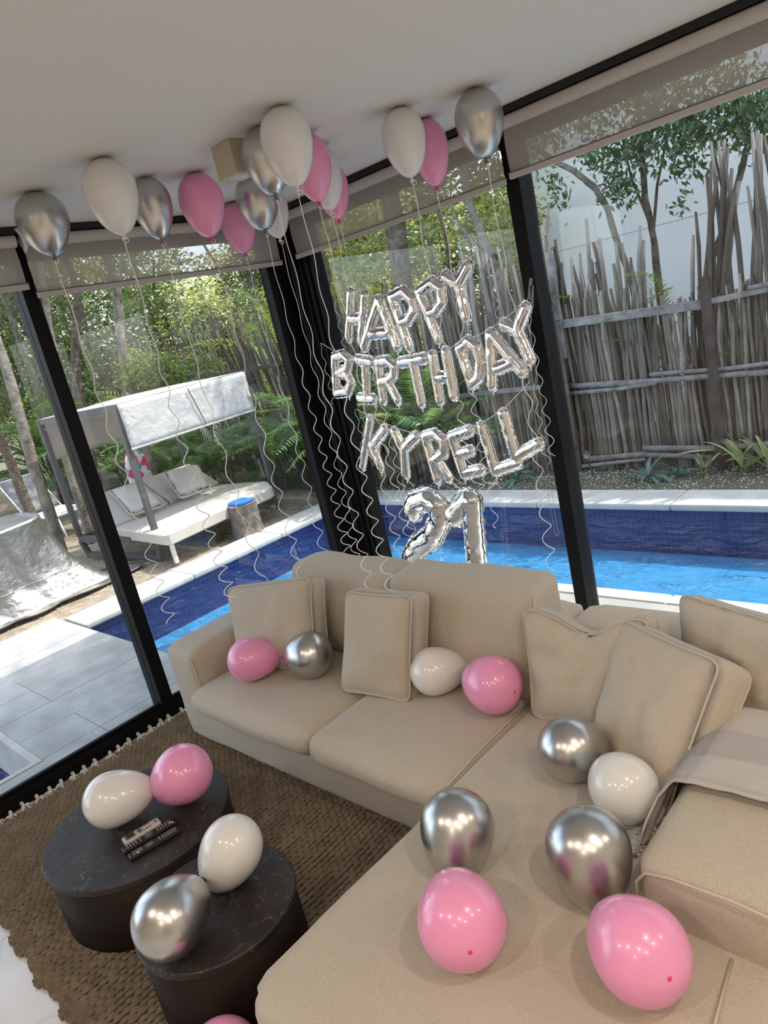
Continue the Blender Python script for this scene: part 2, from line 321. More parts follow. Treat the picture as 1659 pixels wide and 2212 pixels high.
def rbox(a, b, r, n=10, puff=(0, 0, 0), nz=0.0, nsc=4.0, seed=0, fn=None):
    """soft cushion block between corners a and b: rounded edges, puffed faces, light creases"""
    a, b = Vector(a), Vector(b); c = (a + b) / 2; h = (b - a) / 2; g = G()
    ax = [(0, 1, 2), (1, 2, 0), (2, 0, 1)]
    for (i, j, k) in ax:
        for sgn in (-1, 1):
            def f(u, v, i=i, j=j, k=k, sgn=sgn):
                def ease(t, hh):
                    t = 2 * t - 1; return (abs(t) ** .8) * (1 if t > 0 else -1)
                p = [0, 0, 0]; p[i] = ease(u, h[i]) * h[i]; p[j] = ease(v, h[j]) * h[j] * sgn; p[k] = h[k] * sgn
                q = Vector([max(-(h[m] - r), min(h[m] - r, p[m])) for m in range(3)]); d = Vector(p) - q
                if d.length > 1e-9: d = d.normalized() * r
                w_ = q + d; s_ = [max(0, 1 - abs(p[m] / h[m]) ** 2.4) for m in range(3)]
                w_[k] += sgn * puff[k] * s_[i] * s_[j]
                w_ = w_ + c
                if nz:
                    e = fbm((w_ + Vector((seed * 7.3, 0, 0))) * nsc) + .35 * abs(fbm((w_ + Vector((seed * 3.3, 2, 0))) * nsc * 2.6)); dn = (w_ - c).normalized(); w_ += dn * e * nz
                if fn: w_ = fn(w_, c, h)
                return w_
            g.grid(f, n, n)
    return g

# ================================================================== ROOM SHELL
def room():
    struct(G().box((XL - .2, YB, CEIL), (XB, YR + .2, CEIL + .25)).build('ceiling', M_ceil))
    fl = struct(G().box((XL - .05, YB, -.12), (XB, YR + .05, -.006)).build('floor', M_grout))
    tl = None
    for i in range(8):
        for j in range(9):
            x0, y0 = XL + .02 + i * .9, YB + j * .78
            x1, y1 = min(x0 + .897, XB), min(y0 + .777, YR)
            if x1 <= x0 + .05 or y1 <= y0 + .05: continue
            G().box((x0, y0, -.006), (x1, y1, 0)).build('tile', M_marble, fl)
    struct(G().box((XB, YB, 0), (XB + .15, YR, CEIL)).build('wall_right', M_wall))
    struct(G().box((XL, YB - .15, 0), (XB, YB, CEIL)).build('wall_back', M_wall))
    # black ceiling channel above the blinds
    struct(G().box((XL + .0, YB, 2.815), (XL + .10, YR, 2.849)).build('trim_1', M_blackm))
    struct(G().box((XL + .10, YR - .10, 2.815), (XB, YR, 2.849)).build('trim_2', M_blackm))
    # unseen overhang added to keep direct sun out of the room
    struct(G().box((XL - 1.0, YB, CEIL + .1), (XL - .2, YR + 1.0, CEIL + .32)).build('added_sun_shade', M_house))
    struct(G().box((XL - .2, YR + .2, CEIL + .1), (XB, YR + 1.0, CEIL + .32)).build('added_sun_shade', M_house))
    D = .07
    def win_left(n, y0, y1):
        wdw = sempty('window_%d' % n, (XL, (y0 + y1) / 2, 0))
        G().box((XL - D, y0, 0), (XL, y1, .075)).box((XL - D + .02, y0, .075), (XL - .025, y1, .10)).build('bottom_rail', M_black, wdw)
        G().box((XL - D, y0, 2.70), (XL, y1, CEIL)).build('top_rail', M_black, wdw)
        G().box((XL - .055, y0, .09), (XL - .045, y1, 2.71)).build('pane', M_glass, wdw)
    def win_right(n, x0, x1):
        wdw = sempty('window_%d' % n, ((x0 + x1) / 2, YR, 0))
        G().box((x0, YR, 0), (x1, YR + D, .075)).box((x0, YR + .025, .075), (x1, YR + D - .02, .10)).build('bottom_rail', M_black, wdw)
        G().box((x0, YR, 2.70), (x1, YR + D, CEIL)).build('top_rail', M_black, wdw)
        G().box((x0, YR + .045, .09), (x1, YR + .055, 2.71)).build('pane', M_glass, wdw)
    win_left(1, -.1, 1.625); win_left(2, 1.70, 3.245); win_left(5, -1.9, -.18)
    win_right(3, -3.70, -2.157); win_right(4, -2.08, -.30); win_right(6, -.22, 1.6)
    # mullions with a slimmer outer fin
    for n, y in ((1, 1.663), (2, -.14), (5, -1.94)):
        struct(G().box((XL - .06, y - .038, 0), (XL + .012, y + .038, CEIL)).box((XL - .13, y - .033, 0), (XL - .06, y + .018, CEIL)).build('mullion', M_black))
    for n, x in ((3, -2.118), (4, -.26), (6, 1.64)):
        struct(G().box((x - .040, YR - .012, 0), (x + .038, YR + .06, CEIL)).box((x - .016, YR + .06, 0), (x + .032, YR + .13, CEIL)).build('mullion', M_black))
    struct(G().box((XL - .07, YB, 0), (XL, -1.98, CEIL)).build('wall_left', M_wall))
    struct(G().box((1.68, YR, 0), (XB, YR + .07, CEIL)).build('wall_front', M_wall))
    # corner column with vertical profile grooves
    cg = G().box((XL - .07, 3.245, 0), (XL + .012, YR + .07, CEIL)).box((XL + .012, YR - .03, 0), (-3.70, YR + .07, CEIL))
    cg.box((XL + .012, 3.30, 0), (XL + .022, 3.33, CEIL)).box((XL + .012, 3.36, 0), (XL + .022, 3.40, CEIL)).box((-3.82, YR - .045, 0), (-3.80, YR - .03, CEIL)).box((-3.76, YR - .045, 0), (-3.74, YR - .03, CEIL))
    struct(cg.build('corner_column', M_black))
    # right side room recessed lamps (real downlights above and behind the viewer)
    for k, (x, y) in enumerate(LAMPS):
        t = sempty('trim_%d' % (k + 3), (x, y, CEIL))
        G().lathe((x, y, CEIL - .008), [(.045, 0), (.06, 0), (.06, .008), (.045, .008)], seg=24).build('rim', M_white, t)
        area_light('downlight', (x, y, CEIL - .012), .09, LAMP_W, WARM)
room()

# ================================================================== BLINDS
def blind(label, axis, a0, a1, rollc, z_bot, chain=None, bracket=None):
    """axis 'y': hangs along the left glass wall; 'x': along the right one"""
    pos = XL + .075 if axis == 'y' else YR - .075
    P = (lambda a, d, z: (pos + d, a, z)) if axis == 'y' else (lambda a, d, z: (a, pos - d, z))
    root = empty('roller_blind', P((a0 + a1) / 2, 0, rollc), label, 'blind', 'roller blinds')
    G().tube([P(a0, 0, rollc), P(a1, 0, rollc)], .030, 20).build('roller_tube', M_screen2, root, smooth=False)
    b = G()
    def f(u, v):
        e = min(u, 1 - u); cup = .006 * math.exp(-e * 60) * math.sin(v * PI)
        return P(a0 + .005 + (a1 - a0 - .01) * u, -.012 + cup + .002 * math.sin(v * 5), rollc - .0 - (rollc - z_bot - .02) * v)
    b.grid(f, 24, 10); fb = b.build('fabric', M_screen, root, smooth=True)
    e = G(); p, q = P(a0, -.022, z_bot), P(a1, .0, z_bot + .028)
    e.box([min(p[i], q[i]) for i in range(3)], [max(p[i], q[i]) for i in range(3)]); e.build('bottom_bar', M_screen2, root, bevel=.003)
    s = G(); p, q = P(a0 - .002, -.0235, z_bot + .028), P(a1 + .002, .0015, z_bot + .032)
    s.box([min(p[i], q[i]) for i in range(3)], [max(p[i], q[i]) for i in range(3)]); s.build('bar_groove', M_sknot, root)
    if chain:
        ac, zc = chain; g = G()
        for k, off in enumerate((-.011, .011)):
            z = rollc
            while z > zc + .012:
                g.lathe(P(ac + off, .035, z), [(.0005, -.0022), (.0022, -.001), (.0022, .001), (.0005, .0022)], seg=5); z -= .0075
        for k in range(6):
            t = PI * (k + .5) / 6; g.lathe(P(ac + .011 * math.cos(t), .035, zc + .012 - .011 * math.sin(t)), [(.0005, -.0022), (.0022, -.001), (.0022, .001), (.0005, .0022)], seg=5)
        g.build('bead_chain', M_chain, root)['kind'] = 'stuff'
    if bracket:
        g = G(); a = bracket
        g.tube([P(a, .0, rollc + .055), P(a, .03, rollc + .05), P(a + .01, .045, rollc + .01), P(a + .014, .04, rollc - .04), P(a + .016, .015, rollc - .055), P(a + .016, .005, rollc - .02)], .009, 8)
        g.tube([P(a - .03, 0, rollc + .055), P(a + .03, 0, rollc + .055)], .008, 8)
        g.build('bracket', M_white, root, smooth=True)
M_screen2 = mat('screen_trim', (.50, .465, .43), .8)
blind('left part-lowered beige screen blind, cut by the left edge of the photo', 'y', -.1, 1.645, 2.783, 2.548, bracket=1.662)
blind('wide beige screen blind on the left glass wall, between mullion and corner column', 'y', 1.675, 3.345, 2.783, 2.500, chain=(3.385, .57))
blind('beige screen blind above the foil letters, corner column to mullion', 'x', -3.80, -2.125, 2.783, 2.510, chain=(-2.145, .62))
blind('rightmost beige screen blind, in front of the stick fence window', 'x', -2.095, .10, 2.783, 2.525)

# ================================================================== CEILING LAMP BOX
t = empty('ceiling_lamp_box', (-2.63, 2.14, CEIL), 'square beige surface-mounted box lamp on the ceiling among the balloons', 'lamp')
G().box((-2.69, 2.07, CEIL - .135), (-2.56, 2.20, CEIL)).build('housing', M_lampbox, t, bevel=.004)
G().lathe((-2.625, 2.135, CEIL - .137), [(.028, 0), (.042, 0), (.045, .004), (.028, .006)], seg=28).build('ring', M_keyw, t)
G().lathe((-2.625, 2.135, CEIL - .1365), [(.001, 0), (.028, 0), (.028, .003), (.001, .003)], seg=28).build('lens', M_lens, t)

# ================================================================== BALLOONS
BALM = {'white': (M_wbal, M_wbal), 'pink': (M_pbal, M_pknot), 'silver': (M_sbal, M_sknot)}
def bal_profile(r, h):
    """profile from dome top (h/2 above centre) down to the neck"""
    pr = []
    n = 26
    for i in range(n + 1):
        th = PI * i / n * .965
        c = math.cos(th); rr = r * math.sin(th) * (1 - .20 * ((1 - c) / 2) ** 1.5)
        if c > 0: hh = c * (h * .44)
        else: hh = c * (h * .56)
        pr.append((max(rr, .0008), hh))
    return pr
def balloon(label, kind, c, r, h, dome=(0, 0, 1), group=None, nipple=False, ribbon=None):
    c = Vector(c); d = Vector(dome).normalized(); m, mk = BALM[kind]
    root = empty('balloon', c, label, 'balloon', group)
    pr = bal_profile(r, h)
    G().lathe(c, [(a, b) for a, b in reversed(pr)], d, 40).build('body', m, root, smooth=True)
    nb = pr[-1][1]
    G().lathe(c, [(.010, nb - .020), (.0125, nb - .019), (.009, nb - .012), (.0055, nb - .006), (.0085, nb - .002), (.0075, nb + .004)], d, 14).build('knot', mk, root, smooth=True)
    if nipple:
        G().lathe(c, [(.007, pr[0][1] - .0015), (.0045, pr[0][1] + .0012), (.001, pr[0][1] + .0018)], d, 16).build('tip', M_pknot, root, smooth=True)
    if ribbon:
        k = c + d * (nb - .01); L = k.z - ribbon; rr = random.Random(int(c.x * 1000)); ph = rr.random() * 6; pts = []; n = 190; ph2 = rr.random() * 6; pk = .7 + .8 * rr.random()
        for i in range(n + 1):
            t_ = i / n; s = t_ * L
            amp = .004 + .030 * max(0, t_ - .2) ** .9
            a = ph + 2 * PI * (s / .24) * (.45 + pk * t_)
            wx = .022 * math.sin(t_ * 3.2 + ph2) * t_; wy = .022 * math.sin(t_ * 2.6 + ph) * t_
            pts.append((k.x + amp * math.cos(a) + wx, k.y + amp * math.sin(a) + wy, k.z - s))
        g = G().tube(pts, .0023, 4)
        lp = [k + Vector((.008 * math.sin(q) + .010, .006 * math.sin(q), -.008 + .010 * math.cos(q) - .006)) for q in [2 * PI * j / 10 for j in range(11)]]
        g.tube(lp, .0016, 4); g.build('ribbon', M_ribbon, root, smooth=True)
    return root
ceil_b = [  # kind, x, y, r, h, ribbon end z, label
 ('silver', -3.26, 1.525, .118, .266, .80, 'leftmost silver balloon under the ceiling, over the left mullion'),
 ('white', -2.814, 1.625, .113, .29, .94, 'large white balloon at the ceiling, left of the lamp box'),
 ('silver', -3.083, 1.964, .098, .27, .50, 'silver balloon half hidden behind the left white ceiling balloon'),
 ('pink', -3.029, 2.199, .113, .291, .62, 'pink ceiling balloon just left of the lamp box'),
 ('pink', -3.626, 2.846, .11, .289, .55, 'lower pink ceiling balloon behind the round silver one beneath the lamp box'),
 ('silver', -3.072, 2.573, .117, .274, .60, 'silver ceiling balloon directly below the lamp box'),
 ('white', -3.245, 2.809, .094, .29, .42, 'small white ceiling balloon in front of the corner column'),
 ('silver', -2.424, 2.132, .104, .262, .50, 'silver ceiling balloon touching the lamp box on its right'),
 ('white', -2.212, 2.066, .106, .286, .62, 'largest white ceiling balloon, right of the lamp box'),
 ('pink', -2.48, 2.424, .098, .285, .45, 'pink ceiling balloon behind the largest white one'),
 ('white', -2.645, 2.653, .098, .289, .40, 'white ceiling balloon squeezed between two pink ones'),
 ('pink', -2.886, 2.936, .096, .288, .36, 'farthest pink ceiling balloon of the corner cluster, by the blind'),
 ('white', -2.149, 2.69, .103, .283, 1.1, 'white ceiling balloon above the foil letter Y of the first row'),
 ('pink', -2.251, 2.993, .095, .30, 1.0, 'pink ceiling balloon peeking out behind the right white one'),
 ('silver', -1.9, 2.912, .112, .282, .62, 'rightmost silver ceiling balloon, at the right mullion')]
for k, x, y, r, h, e, lab in ceil_b:
    balloon(lab, k, (x, y, CEIL - .44 * h - .002), r, h, (0, 0, 1), 'helium balloons under the ceiling', ribbon=e)
ST = .405
seat_b = [
 ('pink', (-3.009, 1.742, ST + .118), .119, .275, (-.47, -.85, .2), 0, 'pink balloon beside the sofa arm, on the left seat cushion'),
 ('silver', (-2.712, 1.885, ST + .122), .123, .262, (.90, .28, .1), 0, 'silver balloon on the left seat cushion, against the upright pillow'),
 ('white', (-1.992, 2.0, ST + .112), .112, .262, (-.47, -.83, .2), 0, 'white balloon on the sofa in front of the large back cushion'),
 ('pink', (-1.675, 1.98, ST + .124), .124, .262, (.97, -.15, .0), 1, 'pink balloon on the sofa seat next to the white one, by the chaise'),
 ('silver', (-1.197, 1.748, ST + .114), .114, .265, (-.25, -.70, .35), 0, 'silver balloon on the chaise below the two loose pillows'),
 ('white', (-.975, 1.648, ST + .108), .110, .235, (.75, -.55, .1), 0, 'white balloon on the chaise in front of the corner pillow'),
 ('silver', (-1.313, 1.256, ST + .118), .118, .27, (-.2, .5, .62), 0, 'silver balloon in the middle of the chaise, left of the other one'),
 ('pink', (-1.105, 1.0, ST + .124), .120, .27, (.72, -.62, .12), 1, 'pink balloon nearest the front of the chaise, in its middle'),
 ('silver', (-.933, 1.351, ST + .122), .122, .275, (-.25, .35, .72), 0, 'silver balloon on the chaise beside the right sofa arm'),
 ('pink', (-.703, 1.143, ST + .120), .118, .265, (.78, -.45, .22), 1, 'pink balloon by the front end of the right sofa arm'),
]
for k, c, r, h, d, nip, lab in seat_b:
    balloon(lab, k, c, r, h, d, 'balloon pairs lying on the sofa', nipple=bool(nip))
TT = .305
tab_b = [
 ('white', (-2.765, .83, TT + .116), .117, .285, (-.50, -.84, .05), 'white balloon on the larger round table'),
 ('pink', (-2.60, 1.05, TT + .132), .126, .285, (.70, .35, .45), 'pink balloon on the larger round table beside the white one'),
 ('white', (-2.02, .885, TT + .13), .110, .30, (.48, .30, .75), 'white balloon standing on the smaller round table'),
 ('silver', (-1.967, .621, TT + .118), .120, .27, (.35, -.80, .10), 'silver balloon on the smaller round table'),
]
for k, c, r, h, d, lab in tab_b: balloon(lab, k, c, r, h, d, 'balloon pairs on the round tables')
balloon('pink balloon low on the rug, cut by the bottom edge of the photo', 'pink', (-1.69, .535, .13), .118, .27, (.1, -.3, .9))

# ================================================================== FOIL LETTERS
def foil(name, strokes, r, label, group, depth, cell, seed):
    """inflated foil letter: union of stroke capsules in the wall plane, puffed both ways, puckered at the seam"""
    rr = random.Random(seed)
    segs = [(s[i], s[i + 1]) for s in strokes for i in range(len(s) - 1)]
    xs = [p[0] for s in strokes for p in s]; zs = [p[1] for s in strokes for p in s]
    x0, z0 = min(xs) - r - cell * 2, min(zs) - r - cell * 2
    nx, nz_ = int((max(xs) + r - x0) / cell) + 3, int((max(zs) + r - z0) / cell) + 3
    X, Z = np.meshgrid(x0 + np.arange(nx) * cell, z0 + np.arange(nz_) * cell)
    def dist(X, Z):
        D = np.full(X.shape, 9.)
        for (ax, az), (bx, bz) in segs:
            dx, dz = bx - ax, bz - az; L2 = dx * dx + dz * dz + 1e-9
            t = np.clip(((X - ax) * dx + (Z - az) * dz) / L2, 0, 1); D = np.minimum(D, np.hypot(X - ax - t * dx, Z - az - t * dz))
        return D
    D = dist(X, Z); inside = D < r
    cellin = inside[:-1, :-1] | inside[1:, :-1] | inside[:-1, 1:] | inside[1:, 1:]
    need = np.zeros(D.shape, bool)
    for a in (0, 1):
        for b in (0, 1): need[a:nz_ - 1 + a, b:nx - 1 + b] |= cellin
    e = 1e-4
    for _ in range(3):      # pull outside vertices back to the outline
        D = dist(X, Z); gx = (dist(X + e, Z) - D) / e; gz = (dist(X, Z + e) - D) / e; mv = np.where(need & (D > r), D - r, 0.)
        X = X - gx * mv; Z = Z - gz * mv
    D = np.minimum(dist(X, Z), r)
    q = np.clip(1 - (D / r) ** 2, 0, 1); H = depth * q ** .5
    ph = np.arctan2(Z - Z.mean(), X - X.mean())
    puck = np.array([[mn.noise(Vector((x * 55 + seed, z * 55, 0))) for x, z in zip(a, b)] for a, b in zip(X, Z)])
    puck2 = np.array([[mn.noise(Vector((x * 14 + seed, z * 14, 3))) for x, z in zip(a, b)] for a, b in zip(X, Z)])
    edge = (D / r) ** 3 * (q > 0)
    H = H * (1 + .12 * puck2) + depth * .16 * puck * edge * q ** .3
    Y0 = YR - .085
    idx = -np.ones(D.shape, int); ii = np.argwhere(need); n = len(ii)
    for k, (a, b) in enumerate(ii): idx[a, b] = k
    V = []; 
    tw = (rr.random() - .5) * .5; cx = np.mean(xs)
    for s in (-1, 1):
        for a, b in ii: V.append((X[a, b], Y0 + s * H[a, b] + (X[a, b] - cx) * tw * .3, Z[a, b]))
    F = []
    for a, b in np.argwhere(cellin):
        q4 = (idx[a, b], idx[a, b + 1], idx[a + 1, b + 1], idx[a + 1, b]); F.append(q4); F.append(tuple(n + i for i in reversed(q4)))
    root = empty(name, (float(np.mean(xs)), Y0, float(min(zs) - r)), label, 'balloon', group)
    g = G(); g.v = V; g.f = F; g.build('body', M_foil, root, smooth=True, weld=True)
    # crimped flange all along the outline: short folded tabs
    f = G(); bd = [(a, b) for a, b in ii if D[a, b] > r * .985]
    for a, b in bd[::2]:
        x, z = X[a, b], Z[a, b]; dx = (dist(np.array([x + e]), np.array([z]))[0] - dist(np.array([x - e]), np.array([z]))[0]) / (2 * e); dz = (dist(np.array([x]), np.array([z + e]))[0] - dist(np.array([x]), np.array([z - e]))[0]) / (2 * e)
        l = r * (.10 + .12 * rr.random()); tx, tz = -dz * cell * 1.1, dx * cell * 1.1; yo = Y0 + (x - cx) * tw * .3; w1 = (rr.random() - .5) * .006
        f.add([(x - tx - dx * .003, yo, z - tz - dz * .003), (x + tx - dx * .003, yo, z + tz - dz * .003), (x + tx + dx * l, yo + w1, z + tz + dz * l), (x - tx + dx * l, yo - w1, z - tz + dz * l)], [(0, 1, 2, 3)])
    f.build('seam', M_foil, root)['kind'] = 'stuff'
    # filling tail
    b0 = min((p for s in strokes for p in s), key=lambda p: p[1]); bx, bz = b0[0], b0[1] - r
    G().tube([(bx, Y0, bz + .01), (bx + .004, Y0 - .004, bz - r * .25), (bx - .002, Y0 - .006, bz - r * .55), (bx + .003, Y0 - .004, bz - r * .8)], [r * .22, r * .14, r * .2, r * .05], 8).build('filling_tail', M_foil, root, smooth=True)
ROW1 = [('H', [[(-3.355, 2.208), (-3.473, 1.94)], [(-3.233, 2.168), (-3.362, 1.906)], [(-3.416, 2.056), (-3.298, 2.036)]], 'first letter H'),
 ('A', [[(-3.13, 2.121), (-3.332, 1.866)], [(-3.13, 2.121), (-3.068, 1.829)], [(-3.251, 1.933), (-3.101, 1.919)]], 'letter A after the H'),
 ('P', [[(-3.025, 2.118), (-2.968, 1.815)], [(-3.024, 2.121), (-2.921, 2.134), (-2.863, 2.075), (-2.866, 2.014), (-2.927, 1.97), (-2.991, 1.961)]], 'first letter P, beside the A'),
 ('P', [[(-2.808, 2.105), (-2.733, 1.828)], [(-2.807, 2.107), (-2.694, 2.143), (-2.638, 2.096), (-2.649, 2.026), (-2.702, 1.986), (-2.76, 1.977)]], 'second letter P, beside the Y'),
 ('Y', [[(-2.589, 2.155), (-2.517, 2.1)], [(-2.43, 2.177), (-2.514, 2.1)], [(-2.514, 2.1), (-2.503, 1.918)]], 'last letter Y')]
ROW2 = [('B', [[(-3.641, 1.828), (-3.701, 1.606)], [(-3.639, 1.834), (-3.558, 1.839), (-3.513, 1.799), (-3.544, 1.747), (-3.63, 1.726)], [(-3.63, 1.726), (-3.563, 1.706), (-3.542, 1.647), (-3.588, 1.595), (-3.705, 1.597)]], 'first letter B'),
 ('I', [[(-3.426, 1.791), (-3.302, 1.761)], [(-3.366, 1.775), (-3.423, 1.548)], [(-3.493, 1.538), (-3.365, 1.524)]], 'letter I'),
 ('R', [[(-3.255, 1.752), (-3.284, 1.51)], [(-3.254, 1.754), (-3.164, 1.752), (-3.121, 1.706), (-3.14, 1.658), (-3.201, 1.629), (-3.25, 1.632)], [(-3.21, 1.627), (-3.155, 1.499)]], 'letter R'),
 ('T', [[(-3.059, 1.727), (-2.868, 1.728)], [(-2.962, 1.715), (-2.963, 1.464)]], 'letter T'),
 ('H', [[(-2.801, 1.734), (-2.81, 1.465)], [(-2.695, 1.742), (-2.7, 1.486)], [(-2.804, 1.598), (-2.706, 1.603)]], 'letter H, after the T'),
 ('D', [[(-2.592, 1.744), (-2.556, 1.543)], [(-2.591, 1.746), (-2.522, 1.781), (-2.473, 1.74), (-2.461, 1.653), (-2.497, 1.569), (-2.554, 1.538)]], 'letter D'),
 ('A', [[(-2.365, 1.797), (-2.414, 1.518)], [(-2.356, 1.795), (-2.201, 1.567)], [(-2.364, 1.602), (-2.258, 1.625)]], 'letter A, after the D'),
 ('Y', [[(-2.268, 1.834), (-2.196, 1.791)], [(-2.115, 1.894), (-2.187, 1.797)], [(-2.191, 1.79), (-2.144, 1.63)]], 'last letter Y, against the right mullion')]
ROW3 = [('K', [[(-3.445, 1.386), (-3.636, 1.067)], [(-3.319, 1.314), (-3.482, 1.201)], [(-3.482, 1.201), (-3.447, 1.056)]], 'first letter K'),
 ('Y', [[(-3.241, 1.291), (-3.2, 1.176)], [(-3.075, 1.248), (-3.197, 1.173)], [(-3.197, 1.173), (-3.226, 1.003)]], 'letter Y, after the K'),
 ('R', [[(-2.993, 1.243), (-2.964, 0.964)], [(-2.992, 1.246), (-2.905, 1.26), (-2.849, 1.215), (-2.862, 1.135), (-2.945, 1.093), (-2.979, 1.094)], [(-2.934, 1.093), (-2.87, 0.973)]], 'letter R'),
 ('E', [[(-2.779, 1.232), (-2.74, 0.995)], [(-2.779, 1.232), (-2.637, 1.262)], [(-2.763, 1.12), (-2.655, 1.139)], [(-2.74, 0.995), (-2.607, 1.019)]], 'letter E'),
 ('L', [[(-2.544, 1.279), (-2.504, 1.011)], [(-2.504, 1.011), (-2.336, 1.055)]], 'first letter L, beside the E'),
 ('L', [[(-2.376, 1.344), (-2.341, 1.091)], [(-2.341, 1.091), (-2.181, 1.158)]], 'second and last letter L')]
sd = 1
for row, txt in ((ROW1, 'top banner row'), (ROW2, 'middle banner row'), (ROW3, 'lowest banner row')):
    for ch, st, lab in row:
        foil('foil_letter', st, .035 if row is not ROW3 else .037, 'silver foil balloon %s of the %s' % (lab, txt), 'foil letters of the ' + txt, .028, .0058, sd); sd += 1
foil('foil_number', [[(-3.238, 0.742), (-3.188, 0.802), (-3.082, 0.829), (-3.005, 0.779), (-3.011, 0.68), (-3.109, 0.565), (-3.262, 0.476), (-3.348, 0.392), (-3.375, 0.27)], [(-3.385, 0.22), (-3.08, 0.20)]], .076, 'big foil balloon shaped as the digit two, left of the digit one', 'big foil numbers', .065, .0105, 50)
foil('foil_number', [[(-2.885, 0.719), (-2.738, 0.823)], [(-2.721, 0.818), (-2.80, 0.24)]], .078, 'big foil balloon shaped as the digit one, with a straight stem', 'big foil numbers', .065, .0105, 51)
def twine(label, pts, curls):
    y = YR - .105; g = []
    P = [Vector((x, y, z)) for x, z in pts]; out = []
    for i in range(len(P) - 1):
        for k in range(6): out.append(P[i].lerp(P[i + 1], k / 6))
    out.append(P[-1])
    root = empty('banner_string', P[0], label, 'string', 'banner strings')
    G().tube(out, .0024, 5).build('cord', M_twine, root, smooth=True)
    for (x, z, l, s) in curls:
        c = G(); q = []; n = 60
        for i in range(n + 1):
            t_ = i / n; a = t_ * l / .11 * 2 * PI + s; am = .006 + .02 * t_
            q.append((x + am * math.sin(a), y - .01 + am * .5 * math.cos(a), z - l * t_))
        c.tube(q, .0017, 4)
        c.build('curled_end', M_ribbon, root, smooth=True)
twine('white string carrying the top banner row of foil letters', [(-3.489, 2.303), (-3.372, 2.223), (-3.202, 2.162), (-3.03, 2.139), (-2.829, 2.12), (-2.571, 2.172), (-2.401, 2.209), (-2.271, 2.268)], [(-3.489, 2.303, .42, 1), (-2.271, 2.268, .55, 2)])
twine('white string carrying the middle banner row of foil letters', [(-3.721, 1.945), (-3.625, 1.885), (-3.445, 1.815), (-3.088, 1.751), (-2.714, 1.752), (-2.36, 1.819), (-2.185, 1.889), (-2.104, 1.94)], [(-3.721, 1.945, .42, 0), (-2.085, 1.94, .85, 2)])
twine('white string carrying the lowest banner row of foil letters', [(-3.533, 1.472), (-3.44, 1.427), (-3.215, 1.323), (-3.03, 1.267), (-2.806, 1.254), (-2.514, 1.307), (-2.335, 1.389), (-2.153, 1.514)], [(-3.533, 1.472, .3, 3), (-2.13, 1.5, .45, 2)])
twine('short white string between the lowest banner row and the number 2', [(-3.229, .993), (-3.161, .92)], [(-3.25, .97, .35, 0), (-2.55, .95, .30, 1)])
for x, z, a, lab in ((-2.117, 1.985, .3, 'upper strip of clear tape on the right mullion'), (-2.112, 1.945, .2, 'lower strip of clear tape on the right mullion')):
    o = G().obox((x, YR - .0135, z), (math.sin(a), 0, math.cos(a)), (math.cos(a), 0, -math.sin(a)), (0, 1, 0), .055, .010, .0008).build('tape_strip', M_tape, loc=(x, YR - .0135, z)); tag(o, lab, 'tape', 'tape strips')

# ================================================================== SOFA
def quad_pillow(name, BL, BR, TL, TR, th, label, cat, group, material, piping, seed, chop=0., puff=.062, n=20, gusset=True, wr=.010):
    BL, BR, TL, TR = map(Vector, (BL, BR, TL, TR)); nrm = (BR - BL).cross(TL - BL).normalized()
    root = empty(name, (BL + BR) / 2 - nrm * th * .5, label, cat, group)
    def P(u, v, side):          # side 0 front, 1 back
        uu, vv = u, v
        e = .965
        uu = .5 + (u - .5) * (1 - .035 * (1 - (2 * v - 1) ** 2)); vv = .5 + (v - .5) * (1 - .035 * (1 - (2 * u - 1) ** 2))
        # rounded corners
        a, b = abs(2 * uu - 1), abs(2 * vv - 1); rc = .20
        if a > 1 - rc and b > 1 - rc:
            dx, dy = a - (1 - rc), b - (1 - rc); l = max(dx, dy) / max(1e-6, math.hypot(dx, dy))
            uu = .5 + math.copysign((1 - rc + dx * l), 2 * uu - 1) / 2; vv = .5 + math.copysign((1 - rc + dy * l), 2 * vv - 1) / 2
        p = BL.lerp(BR, uu).lerp(TL.lerp(TR, uu), vv)
        if chop:
            p = p + (BL - TL).normalized() * chop * math.exp(-((u - .52) / .22) ** 2) * max(0, v - .35) / .65
        s = max(0, 1 - (2 * u - 1) ** 4) ** .6 * max(0, 1 - (2 * v - 1) ** 4) ** .6
        off = puff * s
        k = Vector((u * 3.1 + seed * 5, v * 2.3, side * 4.))
        off += wr * fbm(k * 1.3) * (0.25 + s) + wr * .8 * fbm(Vector((u * 9 + seed, v * 3, 2))) * (1 - s * .6) * (s + .1)
        if chop: off -= .03 * math.exp(-((u - .52) / .16) ** 2) * max(0, v - .3)
        return p + (nrm * off if side == 0 else -nrm * (th + off))
    g = G(); g.grid(lambda u, v: P(u, v, 0), n, n); g.grid(lambda u, v: P(1 - u, v, 1), n, n)
    ring = [(i / n, 0) for i in range(n)] + [(1, i / n) for i in range(n)] + [(1 - i / n, 1) for i in range(n)] + [(0, 1 - i / n) for i in range(n)]
    c = (BL + BR + TL + TR) / 4; m = len(ring); vs = []; K = 4
    for k in range(K + 1):
        t = k / K
        for (u, v) in ring:
            a, b = P(u, v, 0), P(u, v, 1); p = a.lerp(b, t); o = (p - (c - nrm * th * .5)); o -= nrm * o.dot(nrm)
            vs.append(p + o.normalized() * .014 * math.sin(PI * t))
    g.add(vs, [(k * m + i, k * m + (i + 1) % m, (k + 1) * m + (i + 1) % m, (k + 1) * m + i) for k in range(K) for i in range(m)])
    b = g.build('cover', material, root, smooth=True, weld=True)
    if gusset:
        pg = G()
        for s in (0, 1):
            pts = [P(u, v, s) for u, v in ring]; pts.append(pts[0]); pg.tube(pts, .0042, 6, caps=False)
        pg.build('piping', piping, root, smooth=True)
    return root

